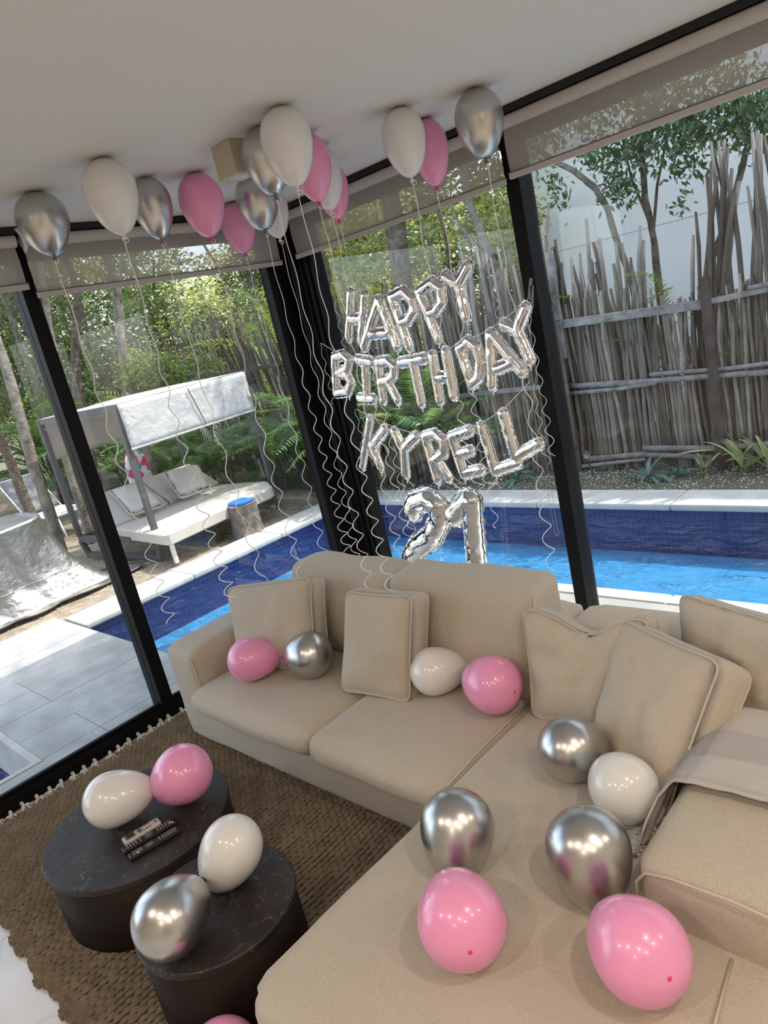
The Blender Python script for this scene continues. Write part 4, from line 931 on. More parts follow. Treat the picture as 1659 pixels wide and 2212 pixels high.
# ================================================================== DAYBED
def daybed():
    A, B, C, D = Vector((-9.03, 3.40, 0)), Vector((-7.40, 3.59, 0)), Vector((-7.64, 5.46, 0)), Vector((-9.27, 5.27, 0)); H = 1.77
    root = empty('daybed', (-8.3, 4.4, 0), 'poolside daybed with grey metal frame, cream mattress and white canopy', 'daybed')
    up = Vector((0, 0, 1))
    for p in (A, B, C, D):
        G().bar(p + up * .28, p + up * H, .06, .06, (0, 1, 0)).build('post', M_frame, root)
    for p, q in ((A, B), (B, C), (C, D), (D, A)):
        G().bar(p + up * (H - .025), q + up * (H - .025), .05, .06).build('top_bar', M_frame, root)
    for p, q in ((A, B), (B, C), (C, D), (D, A)):
        i, j = p.lerp(q, .0), q
        G().bar(p + up * .24, q + up * .24, .06, .07).build('bed_rail', M_frame, root)
    for p in (A, B, C, D):
        d = (B - A).normalized() * (.10 if p in (A, D) else -.05); G().bar(p + up * .22, p + d + up * .0, .06, .06, (0, 1, 0)).build('leg', M_frame, root)
    for p, q in ((A, B), (D, C)): G().bar(p + (B - A) * .06 + up * .03, q - (B - A) * .03 + up * .03, .06, .06).build('foot_rail', M_frame, root)
    G().bar(A + up * (H - .12), B + up * (H - .12), .02, .02).build('curtain_rod', M_frame, root)
    # canopy roof and hanging valances
    def sheet(nm, p, q, z0, z1, out, m=M_canvas, seed=0):
        g = G().grid(lambda u, v: p.lerp(q, u) + up * (z1 + (z0 - z1) * v) + out * (.02 * v + .012 * fbm((u * 5, v * 3, seed))), 30, 8)
        o = g.build(nm, m, root, smooth=True); md = o.modifiers.new('thick', 'SOLIDIFY'); md.thickness = .006; return o
    n_b = Vector((.99, .12, 0))
    s_ = sheet('front_valance', B + Vector((.04, .0, 0)), C + Vector((.04, 0, 0)), 1.28, 1.775, n_b * 1.)
    G().tube([B + Vector((.065, 0, 1.28)), C + Vector((.065, 0, 1.28))], .012, 8).build('hem_rod', M_canvas, s_)
    G().bar(B.lerp(C, .5) + Vector((.075, 0, 1.75)), B.lerp(C, .56) + Vector((.085, 0, 1.30)), .008, .008).build('tie_cord', M_post, s_)
    s_ = sheet('back_valance', A + Vector((-.04, 0, 0)), D + Vector((-.04, 0, 0)), 1.27, 1.74, -n_b * 1., m=leaf_mat('thin_canvas', (.60, .56, .50), (.60, .56, .50), .35), seed=3)
    G().tube([A + Vector((-.06, 0, 1.27)), D + Vector((-.06, 0, 1.27))], .012, 8).build('hem_rod', M_canvas, s_)
    g = G().grid(lambda u, v: A.lerp(B, u).lerp(D.lerp(C, u), v) + up * (H + .012 + .03 * math.sin(PI * u) * math.sin(PI * v) + .008 * fbm((u * 4, v * 4, 8))), 16, 16)
    o = g.build('canopy_roof', M_canvas, root, smooth=True); o.modifiers.new('thick', 'SOLIDIFY').thickness = .006
    # seat mattress: five-sided slab
    poly = [(-6.95, 3.46), (-7.17, 5.12), (-7.60, 5.37), (-8.56, 5.25), (-8.33, 3.53)]
    cx = sum(p[0] for p in poly) / 5; cy = sum(p[1] for p in poly) / 5; g = G(); rings = [(.97, .225), (1.0, .24), (1.0, .345), (.985, .36)]; vs = []
    pp = []
    for i in range(5):
        a, b, c_ = Vector(poly[i - 1]), Vector(poly[i]), Vector(poly[(i + 1) % 5])
        for t in (0, .33, .66, 1):
            r = .06; p = (b + (a - b).normalized() * r).lerp(b, t * .5 + 0) if t < .5 else (b + (c_ - b).normalized() * r).lerp(b, (1 - t) * .5)
            pp.append(p)
    m = len(pp)
    for s, z in rings: vs += [(cx + (p[0] - cx) * s, cy + (p[1] - cy) * s, z) for p in pp]
    g.add(vs, [(k * m + i, k * m + (i + 1) % m, (k + 1) * m + (i + 1) % m, (k + 1) * m + i) for k in range(3) for i in range(m)] + [tuple(range(3 * m, 4 * m)), tuple(range(m - 1, -1, -1))])
    mt = g.build('mattress', M_cushion, root, smooth=False)
    G().bar((-7.05, 3.55, .0), (-7.05, 3.55, .23), .04, .04, (0, 1, 0)).build('support_leg', M_white, root)
    # two raised back panels
    h0, h1 = Vector((-8.33, 3.53, .34)), Vector((-8.56, 5.25, .34)); t0, t1 = Vector((-9.02, 3.60, .66)), Vector((-8.98, 5.12, .66))
    for a, b in ((0.0, .492), (.508, 1.0)):
        p = [h0.lerp(h1, a), h0.lerp(h1, b), t0.lerp(t1, b), t0.lerp(t1, a)]; nn = (p[1] - p[0]).cross(p[3] - p[0]).normalized()
        if nn.z < 0: nn = -nn
        g = G(); g.add([q - nn * .06 for q in p] + [q + nn * .06 for q in p], [(0, 3, 2, 1), (4, 5, 6, 7), (0, 1, 5, 4), (1, 2, 6, 5), (2, 3, 7, 6), (3, 0, 4, 7)])
        g.build('back_panel', M_cushion, root, bevel=.02)
daybed()
def small_pillow(BL, BR, TL, TR, label, seed):
    return quad_pillow('outdoor_pillow', BL, BR, TL, TR, .05, label, 'pillow', 'outdoor pillows on the daybed', M_cushion, M_cushion, seed, puff=.075, n=12, gusset=False, wr=.008)
small_pillow((-8.24, 4.46, .44), (-8.14, 4.86, .44), (-8.70, 4.58, .74), (-8.42, 4.95, .74), 'cream pillow on the right half of the daybed', 21)
small_pillow((-8.32, 3.80, .44), (-8.16, 4.16, .44), (-8.78, 3.84, .74), (-8.48, 4.18, .74), 'cream pillow on the left half of the daybed', 22)

# ================================================================== SUN LOUNGERS
def lounger(loc, rz, label):
    root = empty('sun_lounger', (0, 0, 0), label, 'sun lounger', 'white-framed sun loungers')
    g = G()
    for s in (-.30, .30):
        G().tube([(0, s, .0), (.06, s, .30), (.11, s, .34), (.5, s, .35), (1.50, s, .34), (1.56, s, .31), (1.66, s, 0)], .016, 8).build('side_frame', M_white, root, smooth=True)
        G().tube([(.62, s, .35), (.08, s * 1., .93)], .013, 8).build('back_frame', M_white, root, smooth=True)
    for x, z in ((.1, .34), (.62, .35), (1.5, .34)): G().tube([(x, -.30, z), (x, .30, z)], .013, 8).build('cross_bar', M_white, root, smooth=True)
    G().tube([(.08, -.30, .93), (.08, .30, .93)], .013, 8).build('cross_bar', M_white, root, smooth=True)
    g = G().grid(lambda u, v: (.62 + .92 * u, -.285 + .57 * v, .357 - .012 * math.sin(PI * u)), 8, 4); g.build('seat_sling', M_slingw, root, smooth=True).modifiers.new('t', 'SOLIDIFY').thickness = .005
    g = G().grid(lambda u, v: (.60 - .52 * u, -.285 + .57 * v, .40 + .53 * u), 8, 4); g.build('back_sling', M_sling, root, smooth=True).modifiers.new('t', 'SOLIDIFY').thickness = .005
    root.location = loc; root.rotation_euler = (0, 0, rz); return root
lounger((-12.35, 3.95, -.03), .12, 'white-framed sun lounger with raised grey back, between two trunks')
lounger((-12.3, 2.85, -.03), .1, 'second sun lounger, cut by the left edge of the photo')

# ================================================================== COVERED FURNITURE, STUMP, FLOATS
def cover():
    root = empty('furniture_cover', (-8.2, 2.0, 0), 'crumpled silver tarpaulin cover over garden furniture beside the terrace', 'cover')
    n, m = 110, 80; cx, cy = -8.25, 1.70; hx, hy = .50, .98
    def f(u, v):
        a = 2 * PI * u; ca, sa = math.cos(a), math.sin(a)
        k = (abs(ca) ** 5 + abs(sa) ** 5) ** (-1 / 5)                     # squarish plan
        bx, by = ca * k * hx, sa * k * hy
        if v < .38:
            t = v / .38; z = .81 - .03 * t ** 4 + .012 * fbm((bx * 4 * t, by * 4 * t, 1)) + .03 * (by * t + 1) ; r = t
            x, y = bx * r, by * r
        else:
            t = (v - .38) / .62; fl = 1 + .58 * t ** 2.2 * (1 + .25 * max(0, ca) )
            fold = abs(math.sin(u * PI * 15 + 2.5 * fbm((u * 9, t, 2)))) * .13 * t ** .9 - .05 * t + .07 * fbm((u * 16, t * 2.5, 4)) * t
            ext = .50 * math.exp(-((u - .16) / .035) ** 2) * t ** 1.6       # trailing corner
            x, y = bx * (fl + fold + ext), by * (1 + (fl - 1) * .6 + fold * .7 + ext * .7)
            z = (.81 + .03 * (by + 1)) * (1 - min(1, t * 1.25) ** 1.0) ** 1.25 + .02 + .02 * fbm((u * 20, t * 4, 7)) * t
            z -= .012 * math.sin(t * 14) * (1 - t)
        return Vector((cx + x, cy + y, max(z, .004) - .01))
    g = G().grid(f, n, m); o = g.build('tarpaulin', M_tarp, root, smooth=True, weld=True)
    G().tube([f(i / 140, .70) + Vector((.0, 0, .006)) for i in range(141)], .004, 4).build('seam_tape', M_sknot, root)
    G().tube([f(i / 200, 1.0) + Vector((0, 0, .008)) for i in range(201)], .010, 5).build('hem', M_frame, root)
cover()
t = empty('tree_stump', (-6.98, 4.50, -.03), 'short grey tree stump used as a side table at the pool edge', 'stump')
def bark_r(a, z): return .17 * (1 + .05 * math.sin(a * 5 + z * 3) + .03 * math.sin(a * 13) + (.10 if z < .06 else 0) * 1) * (1 - .06 * z)
G().grid(lambda u, v: (-6.98 + bark_r(2 * PI * u, v * .36) * math.cos(2 * PI * u), 4.50 + bark_r(2 * PI * u, v * .36) * math.sin(2 * PI * u), -.03 + .39 * v), 48, 10).build('trunk', M_barkp, t, smooth=True)
G().lathe((-6.98, 4.50, .0), [(.15, .34), (.164, .358), (.001, .36)], seg=40).build('cut_top', M_stick[2], t)
o = empty('folded_towel', (-6.98, 4.50, .362), 'bright blue folded towel on the tree stump', 'towel')
rbox((-7.13, 4.38, .362), (-6.84, 4.62, .395), .012, 8, (.0, .0, .006), .012, 9, 3, lambda p, c, h: Vector((c.x + (p.x - c.x) * math.sqrt(max(.1, 1 - ((p.y - c.y) / h.y) ** 2 * .5)), p.y, p.z))).build('cloth', M_blue, o, smooth=True)
o = empty('beach_float', (-9.9, 4.85, 0), 'pink and white leaf-patterned float standing behind the daybed', 'float')
rbox((-9.95, 4.66, .2), (-9.85, 5.02, 1.04), .045, 12, (.01, 0, 0), 0, 1, 1, lambda p, c, h: Vector((p.x, c.y + (p.y - c.y) * math.sqrt(max(.05, 1 - max(0, (p.z - c.z) / h.z) ** 3)), p.z))).build('panel', MATS['leaf_print'], o, smooth=True)
o = empty('garden_lantern', (-3.70, 6.62, -.02), 'small black solar lantern on a spike at the foot of the stick fence', 'lamp')
G().bar((-3.68, 6.62, -.02), (-3.72, 6.62, .17), .014, .014, (0, 1, 0)).build('spike', M_pot, o)
G().lathe((-3.72, 6.62, .17), [(.03, 0), (.036, .05), (.034, .055)], seg=4).build('lens', M_lens, o)
G().lathe((-3.72, 6.62, .222), [(.055, 0), (.05, .006), (.012, .032)], seg=4).build('cap', M_pot, o)

# ================================================================== PLANTS
def leaf_blade(g, base, tip_dir, L, W, droop, seg=7, fold=.25):
    d = Vector(tip_dir).normalized(); s = d.cross(Vector((0, 0, 1)))
    if s.length < .05: s = Vector((1, 0, 0))
    s.normalize(); p = Vector(base); vs = []; v = d.copy()
    for i in range(seg + 1):
        t = i / seg; w_ = W * math.sin(PI * min(1, .12 + t * .88)) ** .7 if t < 1 else .0005
        up = s.cross(v).normalized()
        vs += [p - s * w_ + up * w_ * fold, p.copy(), p + s * w_ + up * w_ * fold]
        v = (v + Vector((0, 0, -droop / seg))).normalized(); p = p + v * (L / seg)
    g.add(vs, [(3 * i, 3 * i + 1, 3 * i + 4, 3 * i + 3) for i in range(seg)] + [(3 * i + 1, 3 * i + 2, 3 * i + 5, 3 * i + 4) for i in range(seg)])
def rosette(name, loc, n, L, W, m, label, cat, seed, spread=1.0, droop=1.2, edge=None, group=None):
    rr = random.Random(seed); root = empty(name, loc, label, cat, group)
    for k in range(n):
        a = 2 * PI * k / n + rr.uniform(-.3, .3); e = rr.uniform(.2, 1.0) * spread; d = Vector((math.cos(a) * e, math.sin(a) * e, .75)); l = L * rr.uniform(.75, 1.1)
        g = G(); leaf_blade(g, loc, d, l, W, droop * rr.uniform(.7, 1.2)); o = g.build('leaf', m, root, smooth=True)
        if edge:
            g2 = G(); leaf_blade(g2, Vector(loc) + Vector((0, .002, -.003)), d, l * 1.01, W * 1.35, droop * 1.0); g2.build('leaf_edge', edge, o, smooth=True)
    return root
rosette('spider_lily', (-3.05, 6.52, -.02), 12, .32, .020, M_rhoeo, 'low blue-green rosette plant in the bed between lantern and timber post', 'plant', 1, 1.3, 1.6, group='low bed plants')
rosette('spider_lily', (-2.78, 6.58, -.02), 8, .26, .018, M_rhoeo, 'smaller blue-green rosette beside the larger one, nearer the timber post', 'plant', 2, 1.3, 1.6, group='low bed plants')
rosette('spider_lily', (-4.55, 6.50, -.02), 10, .36, .024, M_rhoeo, 'blue-green rosette plant seen under the last letter of the lowest row', 'plant', 3, 1.2, 1.5, group='low bed plants')
rosette('snake_plant', (-2.55, 6.62, -.02), 6, .24, .016, M_spike, 'tiny yellow-edged snake plant just left of the timber post', 'plant', 4, .8, .8, M_spikey, 'snake plants')
rosette('snake_plant', (-2.22, 6.68, -.02), 7, .55, .018, M_spike, 'arching yellow-edged snake plant right of the timber post', 'plant', 5, .7, 1.4, M_spikey, 'snake plants')
rosette('snake_plant', (-1.98, 6.66, -.02), 9, .46, .020, M_spike, 'yellow-edged snake plant cut by the right edge of the photo', 'plant', 6, .6, 1.2, M_spikey, 'snake plants')
o = empty('fallen_leaf', (-2.62, 6.6, .2), 'long yellow-edged leaf arching in front of the timber post', 'leaf'); g = G(); leaf_blade(g, (-2.46, 6.66, .19), (-1, -.25, .12), .34, .030, .25); g.build('blade', M_spikey, o, smooth=True)

# palms: shared fronds
def frond_mesh(seed, m, L=1.25, nl=26, ll=.34, arch=1.25):
    rr = random.Random(seed); g = G(); p = Vector((0, 0, 0)); v = Vector((.55, 0, .85)).normalized(); n = nl; pts = []
    for i in range(n + 1):
        pts.append((p.copy(), v.copy())); v = (v + Vector((.25 / n, 0, -arch / n))).normalized(); p = p + v * (L / n)
    g.tube([q[0] for q in pts], [.009 * (1 - .8 * i / n) for i in range(n + 1)], 4)
    for i in range(4, n + 1):
        t = i / n; q, d = pts[i]; l = ll * (math.sin(PI * min(1, .18 + t * .80)) ** .8)
        for s in (-1, 1):
            side = Vector((0, s, 0)); dr = (side * .80 + d * .62 + Vector((0, 0, .22 + rr.uniform(-.08, .08)))).normalized(); W = .016
            up = Vector((0, 0, 1)); e1 = q + dr * l * .5; e2 = q + dr * l + Vector((0, 0, -l * .28)); wv = dr.cross(up).normalized() * W
            g.add([q, e1 + wv, e2, e1 - wv], [(0, 1, 2, 3)])
    me = bpy.data.meshes.new('frond'); me.from_pydata([tuple(x) for x in g.v], [], g.f); me.materials.append(m); return me
FR = {'d': [frond_mesh(i, M_palm, L=1.2 + .15 * i, nl=34, ll=.42, arch=1.1 + .2 * i) for i in range(4)], 'b': [frond_mesh(10 + i, M_palmb, L=1.5 + .2 * i, ll=.45, arch=1.3) for i in range(3)]}
def palm(loc, n, sc, kind, label, seed, trunk=.25, group='palms behind the pool'):
    rr = random.Random(seed); root = empty('palm', loc, label, 'palm', group)
    for k in range(3):
        a = k * 2.1; x, y = .09 * math.cos(a), .09 * math.sin(a)
        G().tube([Vector(loc) + Vector((x, y, -.05)), Vector(loc) + Vector((x * 1.6, y * 1.6, trunk + .1))], [.035, .022], 7).build('stem', M_barkp, root, smooth=True)
    for k in range(n):
        o = bpy.data.objects.new('frond', rr.choice(FR[kind])); COL.objects.link(o); o.parent = root
        a = 2 * PI * k / n * 1.0 + rr.uniform(-.25, .25) + (k % 2) * .2; o.location = (.05 * math.cos(a), .05 * math.sin(a), trunk * rr.uniform(.4, 1.1))
        s = sc * rr.uniform(.8, 1.15); o.scale = (s, s, s); o.rotation_euler = (rr.uniform(-.15, .15), rr.uniform(-.55, .35), a)
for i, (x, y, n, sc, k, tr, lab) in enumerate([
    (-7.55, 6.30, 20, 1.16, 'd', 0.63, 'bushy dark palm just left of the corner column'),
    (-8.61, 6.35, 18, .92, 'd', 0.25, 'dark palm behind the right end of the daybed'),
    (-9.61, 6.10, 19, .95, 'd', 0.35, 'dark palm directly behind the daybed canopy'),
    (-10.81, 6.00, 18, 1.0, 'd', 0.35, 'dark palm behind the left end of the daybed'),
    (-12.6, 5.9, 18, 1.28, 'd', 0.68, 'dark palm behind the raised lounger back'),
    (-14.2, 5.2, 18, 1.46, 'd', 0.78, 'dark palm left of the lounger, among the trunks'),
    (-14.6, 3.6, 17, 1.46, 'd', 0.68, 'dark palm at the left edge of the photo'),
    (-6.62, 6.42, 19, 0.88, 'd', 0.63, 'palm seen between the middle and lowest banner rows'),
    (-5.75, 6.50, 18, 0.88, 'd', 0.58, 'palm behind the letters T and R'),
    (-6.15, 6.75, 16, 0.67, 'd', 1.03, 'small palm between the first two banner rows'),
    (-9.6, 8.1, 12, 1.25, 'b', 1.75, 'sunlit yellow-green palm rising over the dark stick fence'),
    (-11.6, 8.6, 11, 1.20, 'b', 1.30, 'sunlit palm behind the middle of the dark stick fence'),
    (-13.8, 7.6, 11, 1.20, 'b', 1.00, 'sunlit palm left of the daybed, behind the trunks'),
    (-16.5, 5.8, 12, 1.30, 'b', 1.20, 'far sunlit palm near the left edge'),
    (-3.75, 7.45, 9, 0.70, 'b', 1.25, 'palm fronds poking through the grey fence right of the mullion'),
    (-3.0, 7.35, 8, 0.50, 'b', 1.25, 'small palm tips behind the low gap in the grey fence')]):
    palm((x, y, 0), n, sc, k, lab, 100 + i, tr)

# ------------------------------------------------------------------ trees
def leaf_cloud(blobs, n, size, seed, droop=0.):
    rg = np.random.default_rng(seed); w_ = np.array([b[3] * b[4] * b[5] for b in blobs]) ** .7; w_ = w_ / w_.sum(); idx = rg.choice(len(blobs), n, p=w_)
    B = np.array([b[:6] for b in blobs])[idx]
    d = rg.normal(size=(n, 3)); d /= np.linalg.norm(d, axis=1, keepdims=True); r = rg.random(n) ** .45
    C = B[:, :3] + d * B[:, 3:6] * r[:, None]
    # twig clusters
    nc = max(1, n // 9); cen = C[rg.integers(0, n, nc)]; C = cen[rg.integers(0, nc, n)] + rg.normal(size=(n, 3)) * size * 1.7
    a = rg.normal(size=(n, 3)); a[:, 2] = a[:, 2] * .6 - droop; a /= np.linalg.norm(a, axis=1, keepdims=True)
    b = np.cross(a, rg.normal(size=(n, 3))); b /= np.linalg.norm(b, axis=1, keepdims=True) + 1e-9
    s = size * (.6 + .8 * rg.random(n))[:, None]
    V = np.stack([C - a * s, C + b * s * .38 - a * s * .1, C + a * s, C - b * s * .38 - a * s * .1], 1).reshape(-1, 3)
    F = np.arange(4 * n).reshape(n, 4); return V, F
def trunk_tube(pts, r0, r1, m, parent, name='trunk', seed=0):
    P = [Vector(p) for p in pts]; out = []; rr = random.Random(seed)
    for i in range(len(P) - 1):
        for k in range(5): out.append(P[i].lerp(P[i + 1], k / 5) + Vector((rr.uniform(-1, 1), rr.uniform(-1, 1), 0)) * r0 * .12)
    out.append(P[-1]); n = len(out)
    G().tube(out, [(r0 + (r1 - r0) * i / (n - 1)) * (1 + rr.uniform(-.07, .07)) for i in range(n)], 10).build(name, m, parent, smooth=True)
def tree(pts, r0, r1, blobs, n, size, leaf, label, seed, bark=M_bark, branches=(), group='trees beyond the fence', droop=0.):
    root = empty('tree', pts[0], label, 'tree', group); trunk_tube(pts, r0, r1, bark, root, seed=seed)
    for b in branches: trunk_tube(b, r1 * .7, r1 * .25, bark, root, 'branch', seed + 3)
    if n:
        V, F = leaf_cloud(blobs, n, size, seed, droop); V = V - np.array(pts[0]); o = fast_mesh('foliage', V, F, leaf, root); o['kind'] = 'stuff'
    return root
MB_, ML_ = M_leaf[0], M_leaf
# trunks that stand in front of or among the furniture
tree([(-9.28, 3.22, -.05), (-9.3, 3.25, 1.2), (-9.35, 3.35, 2.2), (-9.6, 3.45, 3.6), (-9.7, 3.5, 5)], .075, .055, [(-9.7, 3.6, 5.6, 2, 2, .9)], 3200, .07, ML_[1], 'slim mottled trunk rising beside the left post of the daybed', 201, M_barkp, group='trees around the daybed')
tree([(-10.75, 3.50, -.05), (-10.85, 3.52, 1.0), (-10.7, 3.42, 2.0), (-10.8, 3.3, 4)], .085, .06, [(-10.8, 3.3, 5, 1.6, 1.6, .9)], 2500, .07, ML_[0], 'dark trunk crossing the raised back of the lounger', 202, M_bark, group='trees around the daybed')
tree([(-11.6, 3.1, -.05), (-11.5, 3.05, 1.2), (-11.4, 2.95, 3.2)], .10, .07, [(-11.4, 2.9, 5, 1.6, 1.6, .9)], 2500, .07, ML_[0], 'trunk at the left edge of the photo behind the silver cover', 203, M_bark, group='trees around the daybed')
tree([(-12.2, 5.15, -.05), (-12.3, 5.3, 1.6), (-12.6, 5.7, 2.6), (-12.4, 6.0, 3.6), (-12.9, 6.2, 5)], .10, .06, [(-12.9, 6.2, 5.3, 1.8, 1.8, 1.2)], 3500, .07, ML_[1], 'reddish trunk behind the daybed roof, left one of three', 204, M_bark, group='trees around the daybed')
tree([(-11.3, 5.6, -.05), (-11.4, 5.8, 1.6), (-11.7, 6.1, 2.4), (-11.6, 6.3, 3.6), (-11.8, 6.4, 5)], .11, .07, [(-11.8, 6.4, 5.4, 1.8, 1.6, 1.2)], 3500, .07, ML_[0], 'thick mottled trunk rising over the middle of the daybed roof', 205, M_barkp, group='trees around the daybed')
tree([(-9.9, 3.85, -.05), (-9.9, 3.9, 1.5), (-10.1, 4.3, 2.6), (-10.0, 4.5, 4)], .055, .04, [(-10, 4.5, 5, 1.3, 1.3, .8)], 1500, .06, ML_[1], 'thin pale trunk under the left side of the daybed canopy', 206, M_barkp, group='trees around the daybed')
tree([(-10.2, 5.2, -.05), (-10.25, 5.25, 1.3), (-10.4, 5.5, 2.8)], .07, .05, [(-10.4, 5.5, 4.9, 1.3, 1.3, .8)], 1200, .06, ML_[1], 'thin pale trunk below the daybed canopy, mid bed', 207, M_barkp, group='trees around the daybed')
# big trunks straight behind the letters
tree([(-7.0, 7.9, -.05), (-6.95, 7.9, 1.2), (-6.85, 7.9, 2.2), (-6.75, 7.9, 3.4), (-6.7, 7.9, 6)], .17, .13, [(-7.6, 8.4, 3.1, 1.1, .7, .6), (-6.0, 8.3, 3.9, 1.3, .8, .8), (-5.9, 8.5, 2.6, .7, .5, .5), (-7, 8.4, 6, 2, 1.5, 1.4)], 9000, .055, ML_[1], 'big grey trunk behind the first banner row', 208, M_bark)
tree([(-8.35, 7.55, -.05), (-8.3, 7.55, 1.0), (-8.1, 7.6, 2.4), (-8.0, 7.6, 4.5)], .15, .12, [(-8.2, 7.9, 5.8, 1.6, 1.3, 1.2)], 3500, .06, ML_[1], 'granular brown trunk beside the corner column', 209, M_bark)
# forest behind
rf = random.Random(33)
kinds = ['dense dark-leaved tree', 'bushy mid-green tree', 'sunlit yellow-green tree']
k = 0; used_labels = set()
spots = []
for ring, (rad, cnt, lo, hi) in enumerate(((11.5, 9, 24, 62), (15., 12, 14, 68), (19.5, 12, 8, 72), (25., 10, 8, 74))):
    for i in range(cnt):
        a = math.radians(lo + (hi - lo) * (i + rf.uniform(.2, .8)) / cnt); r = rad + rf.uniform(-1.2, 1.2); x, y = -r * math.cos(a), r * math.sin(a)
        if y < 9.2 and x > -14.5: continue
        if x > -5.9 and y > 8.6: x -= 1.5
        if x > -8.2 and y > 8.0: continue
        spots.append((x, y, ring))
for x, y, ring in spots:
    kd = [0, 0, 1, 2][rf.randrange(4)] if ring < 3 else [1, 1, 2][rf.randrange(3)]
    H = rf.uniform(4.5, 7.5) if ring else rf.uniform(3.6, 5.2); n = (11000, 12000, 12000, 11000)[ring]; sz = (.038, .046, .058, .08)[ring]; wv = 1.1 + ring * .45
    bl = [(x + rf.uniform(-wv, wv) * .6, y + rf.uniform(-wv, wv) * .6, rf.uniform(.25, .95) * H, wv * rf.uniform(.5, .9), wv * rf.uniform(.5, .9), rf.uniform(.5, .9) * (1 + .3 * ring)) for _ in range(6)]
    az = round(math.degrees(math.atan2(y, -x)))
    where = 'left of the daybed' if az < 24 else 'above the daybed canopy' if az < 38 else 'left of the corner column' if az < 46 else 'behind the foil letters' if az < 58 else 'between letters and right mullion'
    dist = ('just beyond the fence', 'in the second tree line', 'deep in the grove', 'in the farthest tree line')[ring]
    dz = .698038 * -x + .669979 * y; px_ = 829.5 + 1547.4 * (.715762 * x + .663036 * y - .219244 * (2.2 - 2)) / max(.1, dz)
    for lim, nm in ((60, 'at the left photo edge'), (150, 'beside the left mullion'), (240, 'above the left post of the daybed'), (330, 'above the middle of the daybed canopy'), (430, 'above the long valance of the daybed'), (520, 'over the right end of the daybed'), (600, 'just left of the corner column'), (700, 'behind the corner column'), (780, 'behind the letters H and B'), (860, 'behind the first letter A'), (950, 'behind the two letters P'), (1e9, 'behind the top letter Y')):
        if px_ < lim: where = nm; break
    lab = '%s %s, %s' % (kinds[kd], dist, where); q_ = 0
    while lab in used_labels: lab = ('%s %s %s, %s' % (('taller', 'shorter', 'slimmer', 'fuller')[q_ % 4], kinds[kd].replace('tree', 'companion tree'), dist, where)); q_ += 1
    used_labels.add(lab)
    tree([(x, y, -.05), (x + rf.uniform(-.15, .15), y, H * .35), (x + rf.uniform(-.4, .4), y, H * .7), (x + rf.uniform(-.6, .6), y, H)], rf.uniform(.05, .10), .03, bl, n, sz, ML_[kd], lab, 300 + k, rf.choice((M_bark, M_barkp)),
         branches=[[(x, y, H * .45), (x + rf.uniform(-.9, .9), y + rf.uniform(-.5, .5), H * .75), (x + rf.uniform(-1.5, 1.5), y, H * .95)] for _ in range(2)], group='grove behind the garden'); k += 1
# right window: thin trees in front of the white wall, with hanging sprays
tree([(-3.40, 7.8, -.05), (-3.55, 7.8, 1.85), (-3.66, 7.8, 2.3), (-3.70, 7.8, 2.58), (-3.80, 7.8, 2.82), (-4.0, 7.8, 3.05), (-4.25, 7.8, 3.25), (-4.65, 7.8, 3.65)], .036, .03,
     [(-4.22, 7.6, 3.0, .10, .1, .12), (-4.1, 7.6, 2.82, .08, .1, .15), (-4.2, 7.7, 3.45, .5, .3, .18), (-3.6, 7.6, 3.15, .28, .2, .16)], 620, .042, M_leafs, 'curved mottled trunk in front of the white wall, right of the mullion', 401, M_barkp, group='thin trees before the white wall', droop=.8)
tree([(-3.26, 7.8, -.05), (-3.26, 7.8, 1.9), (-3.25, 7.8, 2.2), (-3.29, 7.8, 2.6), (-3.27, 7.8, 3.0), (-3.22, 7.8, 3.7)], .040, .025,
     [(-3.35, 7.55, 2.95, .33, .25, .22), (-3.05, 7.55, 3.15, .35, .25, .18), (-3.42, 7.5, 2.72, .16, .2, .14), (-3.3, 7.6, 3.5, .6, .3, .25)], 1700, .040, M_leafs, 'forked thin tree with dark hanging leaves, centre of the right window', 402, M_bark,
     branches=[[(-3.26, 7.8, 2.2), (-3.15, 7.8, 2.68), (-2.94, 7.8, 3.26), (-2.85, 7.8, 3.7)], [(-3.26, 7.8, 2.3), (-3.38, 7.75, 2.8), (-3.42, 7.7, 3.3)]], group='thin trees before the white wall', droop=.9)
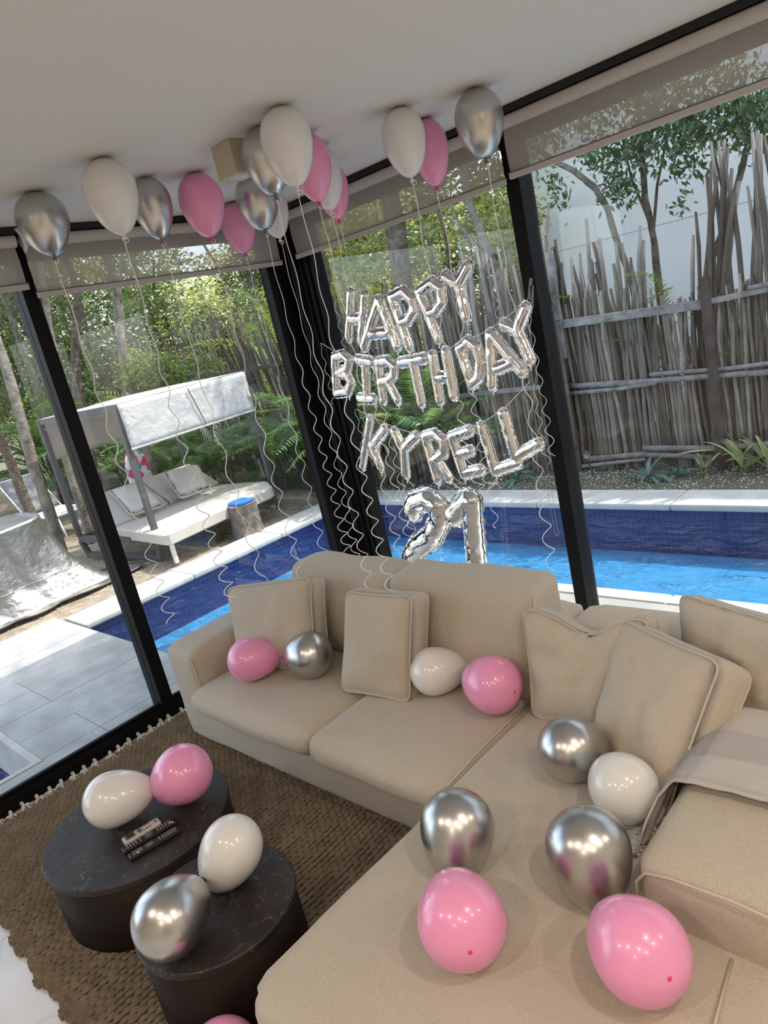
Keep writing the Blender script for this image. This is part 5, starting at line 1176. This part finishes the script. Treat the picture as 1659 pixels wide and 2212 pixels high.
tree([(-2.75, 7.8, -.05), (-2.70, 7.8, 1.85), (-2.48, 7.8, 2.28), (-2.31, 7.8, 2.72), (-2.1, 7.8, 3.05), (-1.95, 7.8, 3.6)], .034, .024,
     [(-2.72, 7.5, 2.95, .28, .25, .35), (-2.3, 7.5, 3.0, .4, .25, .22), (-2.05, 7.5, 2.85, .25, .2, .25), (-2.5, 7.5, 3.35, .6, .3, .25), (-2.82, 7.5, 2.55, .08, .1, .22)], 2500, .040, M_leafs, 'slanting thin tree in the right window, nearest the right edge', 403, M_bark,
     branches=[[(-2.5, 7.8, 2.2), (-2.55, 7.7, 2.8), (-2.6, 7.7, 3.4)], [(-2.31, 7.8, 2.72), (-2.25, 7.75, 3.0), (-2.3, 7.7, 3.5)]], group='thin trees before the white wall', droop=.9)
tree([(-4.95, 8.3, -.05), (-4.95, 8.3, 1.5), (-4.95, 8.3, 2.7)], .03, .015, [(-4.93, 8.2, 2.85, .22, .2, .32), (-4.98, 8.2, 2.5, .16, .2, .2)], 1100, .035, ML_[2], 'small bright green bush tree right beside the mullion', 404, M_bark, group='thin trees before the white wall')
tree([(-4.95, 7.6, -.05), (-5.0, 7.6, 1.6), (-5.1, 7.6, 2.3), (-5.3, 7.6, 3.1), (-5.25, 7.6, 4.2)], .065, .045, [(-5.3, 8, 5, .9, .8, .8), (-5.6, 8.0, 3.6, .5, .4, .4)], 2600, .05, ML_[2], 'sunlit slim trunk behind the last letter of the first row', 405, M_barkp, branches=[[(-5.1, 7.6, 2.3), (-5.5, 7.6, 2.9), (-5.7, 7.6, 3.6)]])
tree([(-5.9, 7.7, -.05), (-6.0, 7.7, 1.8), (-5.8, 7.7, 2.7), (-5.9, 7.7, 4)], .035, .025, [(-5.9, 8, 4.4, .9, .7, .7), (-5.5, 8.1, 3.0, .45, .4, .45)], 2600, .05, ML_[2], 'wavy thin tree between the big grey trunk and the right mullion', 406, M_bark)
# broad-leaved shrub above the daybed roof
tree([(-9.7, 5.9, -.05), (-9.75, 5.9, 1.3), (-9.9, 5.9, 2.0)], .03, .015, [(-9.9, 5.5, 2.05, .55, .45, .28), (-9.5, 5.9, 1.95, .5, .4, .2)], 2600, .04, ML_[1], 'fine-leaved green shrub spilling over the daybed canopy', 407, M_bark, group='trees around the daybed')
